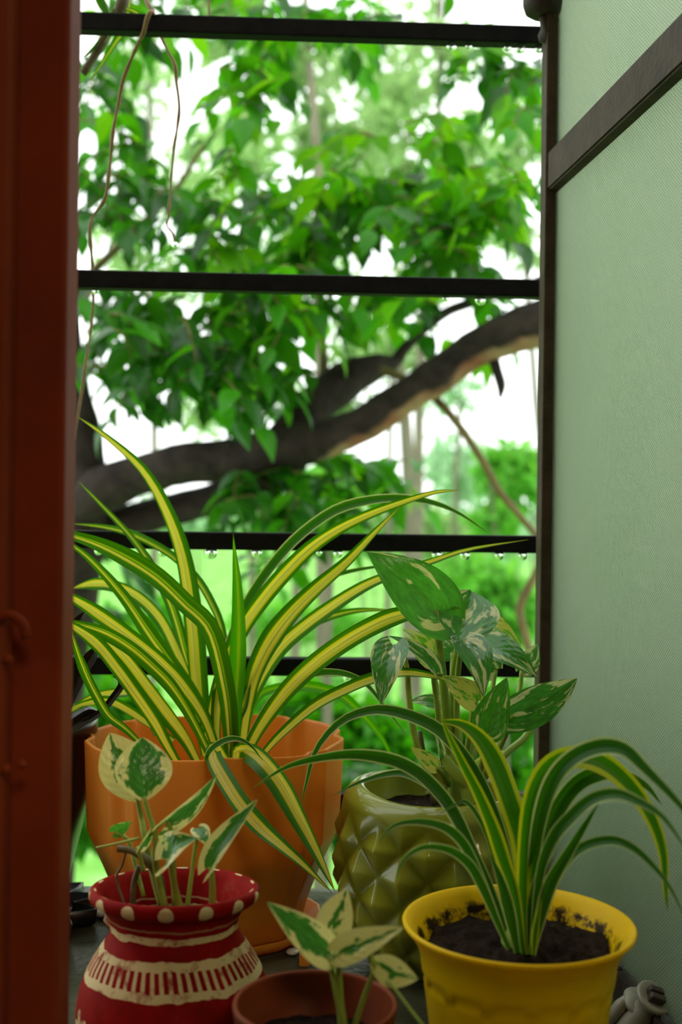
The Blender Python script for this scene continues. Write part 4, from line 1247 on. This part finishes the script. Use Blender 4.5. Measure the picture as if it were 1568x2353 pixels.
leaves.sort(key=lambda L: (not in_view(L[0]), L[0].y / L[4]))
base = wloc(TR)
for (p, x_, y_, z_, sz, tn) in leaves[:300]:
    o = bpy.data.objects.new('leaf', random.choice(PROTO[tn]))
    COL.objects.link(o)
    o.parent = TR
    o.matrix_local = Matrix(((x_.x * sz, y_.x * sz, z_.x * sz, p.x - base.x), (x_.y * sz, y_.y * sz, z_.y * sz, p.y - base.y), (x_.z * sz, y_.z * sz, z_.z * sz, p.z - base.z), (0, 0, 0, 1)))
SV, SF, ST, SM = [], [], [], []
idx = {'tl_dark': 0, 'tl_mid': 1, 'tl_lime': 2}
for (p, x_, y_, z_, sz, tn) in leaves[300:]:
    me = random.choice(PROTO[tn])
    b = len(SV)
    tv = random.random()
    for v in me.vertices:
        SV.append(p + (x_ * v.co.x + y_ * v.co.y + z_ * v.co.z) * sz)
        ST.append(tv)
    for f in me.polygons:
        SF.append(tuple(b + i for i in f.vertices))
        SM.append(idx[tn])
o = obj('leaves', SV, SF, [M['tl_dark'], M['tl_mid'], M['tl_lime']], TR, attrs={'tint': ST}, matidx=SM)
o['kind'] = 'stuff'


# ------------------------------------------------------------------ other trees and shrubs
def foliage(name, blobs, mat, parent, size, flat=False):
    """blobs (px, py, d, rx, ry in px, n): leaf cloud, one mesh"""
    Vs, Fs, Ts = [], [], []
    nb_ = 0
    for (px, py, d, rx, ry, n) in blobs:
        c = np.array(P(px, py, d))
        dirs = rng.normal(size=(n, 3))
        dirs /= np.linalg.norm(dirs, axis=1)[:, None]
        rad = rng.random(n) ** 0.45
        off = dirs * rad[:, None] * np.array([rx / F * d, 0.5 * (rx + ry) / F * d, ry / F * d])
        # clumps
        k = max(3, n // 22)
        cl = off[:k][rng.integers(0, k, n)]
        off = off * 0.35 + cl * 0.8
        p = c + off
        y_ = rng.normal(size=(n, 3)); y_[:, 2] -= 0.7
        y_ /= np.linalg.norm(y_, axis=1)[:, None]
        x_ = np.cross(y_, rng.normal(size=(n, 3)) + np.array([0, 0, 1.2]))
        x_ /= np.linalg.norm(x_, axis=1)[:, None]
        s = size * (0.6 + 0.8 * rng.random(n))[:, None]
        q = np.stack([p, p + y_ * s * 0.45 + x_ * s * 0.28, p + y_ * s, p + y_ * s * 0.45 - x_ * s * 0.28], axis=1)
        Vs.append(q.reshape(-1, 3))
        Fs.append((np.arange(n * 4).reshape(n, 4) + nb_))
        nb_ += n * 4
        Ts.append(np.repeat(rng.random(n), 4))
    V = np.concatenate(Vs)
    V[:, 2] = np.maximum(V[:, 2], GZ + 0.01)
    F_ = np.concatenate(Fs).tolist()
    me = mesh(name, (V - np.array(wloc(parent))).tolist(), F_, mat, attrs={'tint': np.concatenate(Ts)})
    o = bpy.data.objects.new(name, me)
    COL.objects.link(o)
    o.parent = parent
    o['kind'] = 'stuff'
    return o


def tall_tree(label, trunk, blobs, mat=None, size=0.09, grp='slender trees beyond the big limb'):
    """trunk (px, py, d, thick px) top -> bottom; reaches the ground"""
    last = trunk[-1]
    p = P(last[0], last[1], last[2])
    root = empty('slender_tree', (p.x, p.y, GZ), label, 'tree', grp)
    c = [P(q[0], q[1], q[2]) for q in trunk] + [Vector((p.x, p.y, GZ))]
    n = 40
    cc = spline(c, n)
    rr = spline([Vector((q[3] / F * q[2] / 2, 0, 0)) for q in trunk] + [Vector((trunk[-1][3] / F * trunk[-1][2] * 0.6, 0, 0))], n)
    V, Fc = tube_geo(cc, [max(0.004, q.x) for q in rr], 10)
    obj('trunk', V, Fc, M['far_trunk'], root)
    foliage('foliage', blobs, mat or M['tl_far'], root, size)
    return root


tall_tree('slender tree whose dark trunk stands left of centre under the top bar', [(690, -300, 6, 14), (705, 60, 6, 17), (720, 250, 6, 21), (730, 420, 6, 24), (735, 800, 6, 26), (740, 1500, 6, 30)],
          [(680, 120, 6.2, 150, 130, 500), (760, 300, 6.4, 120, 120, 380), (560, 40, 6, 150, 90, 300)])
tall_tree('forked slender tree right of centre rising past the top bar', [(1015, -300, 7.5, 12), (1012, 40, 7.5, 14), (1008, 300, 7.5, 15), (990, 520, 7.5, 18), (968, 800, 7.5, 22), (962, 1100, 7.5, 24), (955, 1700, 7.5, 28)],
          [(1000, 130, 7.6, 130, 140, 350), (900, 260, 7.8, 130, 160, 520), (1080, 330, 7.4, 120, 100, 350)])
tall_tree('thin pale tree leaning behind the middle of the top bar', [(960, 60, 9, 10), (940, 280, 9, 11), (925, 420, 9, 12), (900, 900, 9, 13), (890, 1500, 9, 15)],
          [(860, 180, 9, 150, 200, 700), (960, 400, 9, 160, 140, 500), (820, 420, 9, 130, 120, 400)], size=0.11)
tall_tree('pale tree with a stout trunk rising behind the third bar', [(900, 700, 8, 18), (925, 900, 8, 26), (940, 1100, 8, 34), (945, 1250, 8, 38), (940, 1700, 8, 42)],
          [(900, 760, 8.2, 160, 130, 500), (780, 900, 8, 120, 100, 350), (1000, 640, 8.4, 130, 90, 300)])
tall_tree('thin dark sapling standing behind the centre blades', [(765, 1150, 4.6, 12), (760, 1290, 4.6, 18), (755, 1420, 4.6, 20), (750, 1520, 4.6, 21), (752, 1660, 4.6, 21)],
          [(760, 1130, 4.7, 90, 60, 140)], M['tl_bush'])
tall_tree('short grey sapling left of the centre blades', [(700, 1100, 7.6, 14), (695, 1260, 7.6, 24), (688, 1330, 7.6, 26), (680, 1420, 7.6, 22)],
          [(690, 1090, 7.6, 90, 70, 180)], M['tl_bush'])
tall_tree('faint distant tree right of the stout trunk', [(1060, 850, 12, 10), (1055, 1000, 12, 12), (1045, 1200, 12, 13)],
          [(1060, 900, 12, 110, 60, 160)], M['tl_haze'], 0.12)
tall_tree('faint distant tree at the far left behind the roots', [(330, 0, 8, 12), (345, 300, 8, 14), (350, 700, 8, 16), (355, 1200, 8, 18)],
          [(300, 200, 8, 130, 140, 380), (420, 420, 8, 150, 130, 450), (300, 560, 8, 120, 120, 350)])
tall_tree('distant leafy tree in the middle of the view', [(600, 100, 10, 10), (590, 400, 10, 14), (585, 900, 10, 16), (580, 1300, 10, 18)],
          [(560, 360, 10, 170, 150, 600), (700, 560, 10, 170, 130, 500), (500, 640, 10, 170, 120, 500), (520, 900, 10, 200, 120, 500), (800, 760, 10, 140, 90, 200)], size=0.12)
tall_tree('small leafy tree on the right beside the casement', [(1190, 200, 8.7, 12), (1195, 400, 8.7, 14), (1230, 900, 8.7, 16), (1260, 1300, 8.7, 18)],
          [(1180, 330, 8.7, 100, 110, 380), (1190, 560, 8.7, 90, 70, 160)], M['tl_far'], 0.1)

# shrubs
def shrub(label, blobs, mat, size=0.1):
    b0 = blobs[0]
    p = P(b0[0], b0[1], b0[2])
    root = empty('shrub', (p.x, p.y, GZ), label, 'shrub', 'shrubs on the slope below')
    V, Fc = [], []
    for k in range(5):
        q = p + Vector((random.uniform(-.4, .4), random.uniform(-.3, .3), 0))
        tube_geo(spline([Vector((p.x, p.y, GZ)), (Vector((p.x, p.y, GZ)) + q) / 2 + Vector((0.05, 0, 0)), q], 8), [0.02 - 0.0015 * i for i in range(8)], 6, V, Fc)
    s_ = obj('stems', V, Fc, M['far_trunk'], root)
    s_['kind'] = 'stuff'
    foliage('foliage', blobs, mat, root, size)


bu, hz_ = M['tl_bush'], M['tl_haze']
shrub('round green shrub beside the casement post below the limb', [(1185, 1085, 11, 90, 80, 900), (1130, 1190, 11, 90, 60, 500)], bu, 0.14)
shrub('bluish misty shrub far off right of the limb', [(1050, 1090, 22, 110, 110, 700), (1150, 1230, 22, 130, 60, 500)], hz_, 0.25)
shrub('pale shrub at the foot of the casement post', [(1100, 1330, 9, 120, 70, 700), (1170, 1420, 9, 100, 80, 500)], bu, 0.12)
shrub('light green shrub behind the centre blades', [(640, 1420, 12, 140, 70, 800), (780, 1440, 12, 100, 60, 400)], bu, 0.12)
shrub('leafy green shrub behind the left blades', [(330, 1430, 6.5, 110, 70, 600), (260, 1520, 6.5, 90, 60, 400)], M['tl_mid'], 0.1)
shrub('low saturated green shrub behind the orange pot', [(700, 1640, 5.1, 160, 80, 1100), (560, 1680, 5.1, 150, 70, 700), (860, 1700, 5.1, 120, 90, 800)], M['tl_mid'], 0.1)
shrub('low green shrub behind the green faceted pot', [(1150, 1650, 6.9, 110, 90, 800), (1000, 1700, 6.9, 120, 90, 800), (1190, 1780, 6.9, 80, 70, 400)], M['tl_mid'], 0.1)
shrub('low green shrub under the left end of the fourth bar', [(250, 1640, 4.9, 120, 70, 600), (240, 1820, 4.4, 120, 120, 800)], M['tl_mid'], 0.1)
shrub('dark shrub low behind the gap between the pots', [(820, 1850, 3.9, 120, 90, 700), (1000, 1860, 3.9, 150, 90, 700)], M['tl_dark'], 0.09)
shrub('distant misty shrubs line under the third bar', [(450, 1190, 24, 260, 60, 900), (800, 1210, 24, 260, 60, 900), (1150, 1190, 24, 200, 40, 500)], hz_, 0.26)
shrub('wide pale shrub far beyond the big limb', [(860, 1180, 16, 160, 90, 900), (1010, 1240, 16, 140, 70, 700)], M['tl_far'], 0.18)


def shade_shrub():
    """dense unseen shrub added outside to darken the lower glass of the casement"""
    root = empty('shrub', (0.75, 1.15, GZ), 'added dark shrub that shades the lower half of the figured glass', 'shrub')
    V, Fc = [], []
    for k in range(7):
        e = Vector((0.75 + random.uniform(-.25, .4), 1.15 + random.uniform(-.4, .5), 1.0))
        tube_geo(spline([Vector((0.75, 1.15, GZ)), Vector((0.75, 1.15, GZ)).lerp(e, 0.5) + Vector((random.uniform(-.1, .1), random.uniform(-.1, .1), 0)), e], 10), [0.022 - 0.0016 * i for i in range(10)], 6, V, Fc)
    obj('stems', V, Fc, M['bark'], root)['kind'] = 'stuff'
    n = 9500
    p = np.stack([0.37 + 0.75 * rng.random(n) ** 1.4, 0.88 + 1.1 * rng.random(n), 0.15 + 1.20 * rng.random(n)], axis=1)
    top = 1.17 + 0.07 * np.sin(p[:, 1] * 9) + 0.06 * np.sin(p[:, 0] * 17)
    p[:, 2] = np.minimum(p[:, 2], top - 0.05 * rng.random(n))
    y_ = rng.normal(size=(n, 3)); y_[:, 2] -= 0.7; y_[:, 0] = np.abs(y_[:, 0]) * 0.6
    y_ /= np.linalg.norm(y_, axis=1)[:, None]
    x_ = np.cross(y_, rng.normal(size=(n, 3)) + np.array([0.6, 0, 1.2]))
    x_ /= np.linalg.norm(x_, axis=1)[:, None]
    s_ = 0.08 * (0.6 + 0.8 * rng.random(n))[:, None]
    q = np.stack([p, p + y_ * s_ * 0.45 + x_ * s_ * 0.28, p + y_ * s_, p + y_ * s_ * 0.45 - x_ * s_ * 0.28], axis=1).reshape(-1, 3)
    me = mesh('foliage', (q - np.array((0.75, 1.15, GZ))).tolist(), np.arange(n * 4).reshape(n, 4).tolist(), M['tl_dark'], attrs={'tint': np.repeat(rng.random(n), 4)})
    o = bpy.data.objects.new('foliage', me)
    COL.objects.link(o)
    o.parent = root
    o['kind'] = 'stuff'


shade_shrub()  # added out of sight so the lower pane turns darker
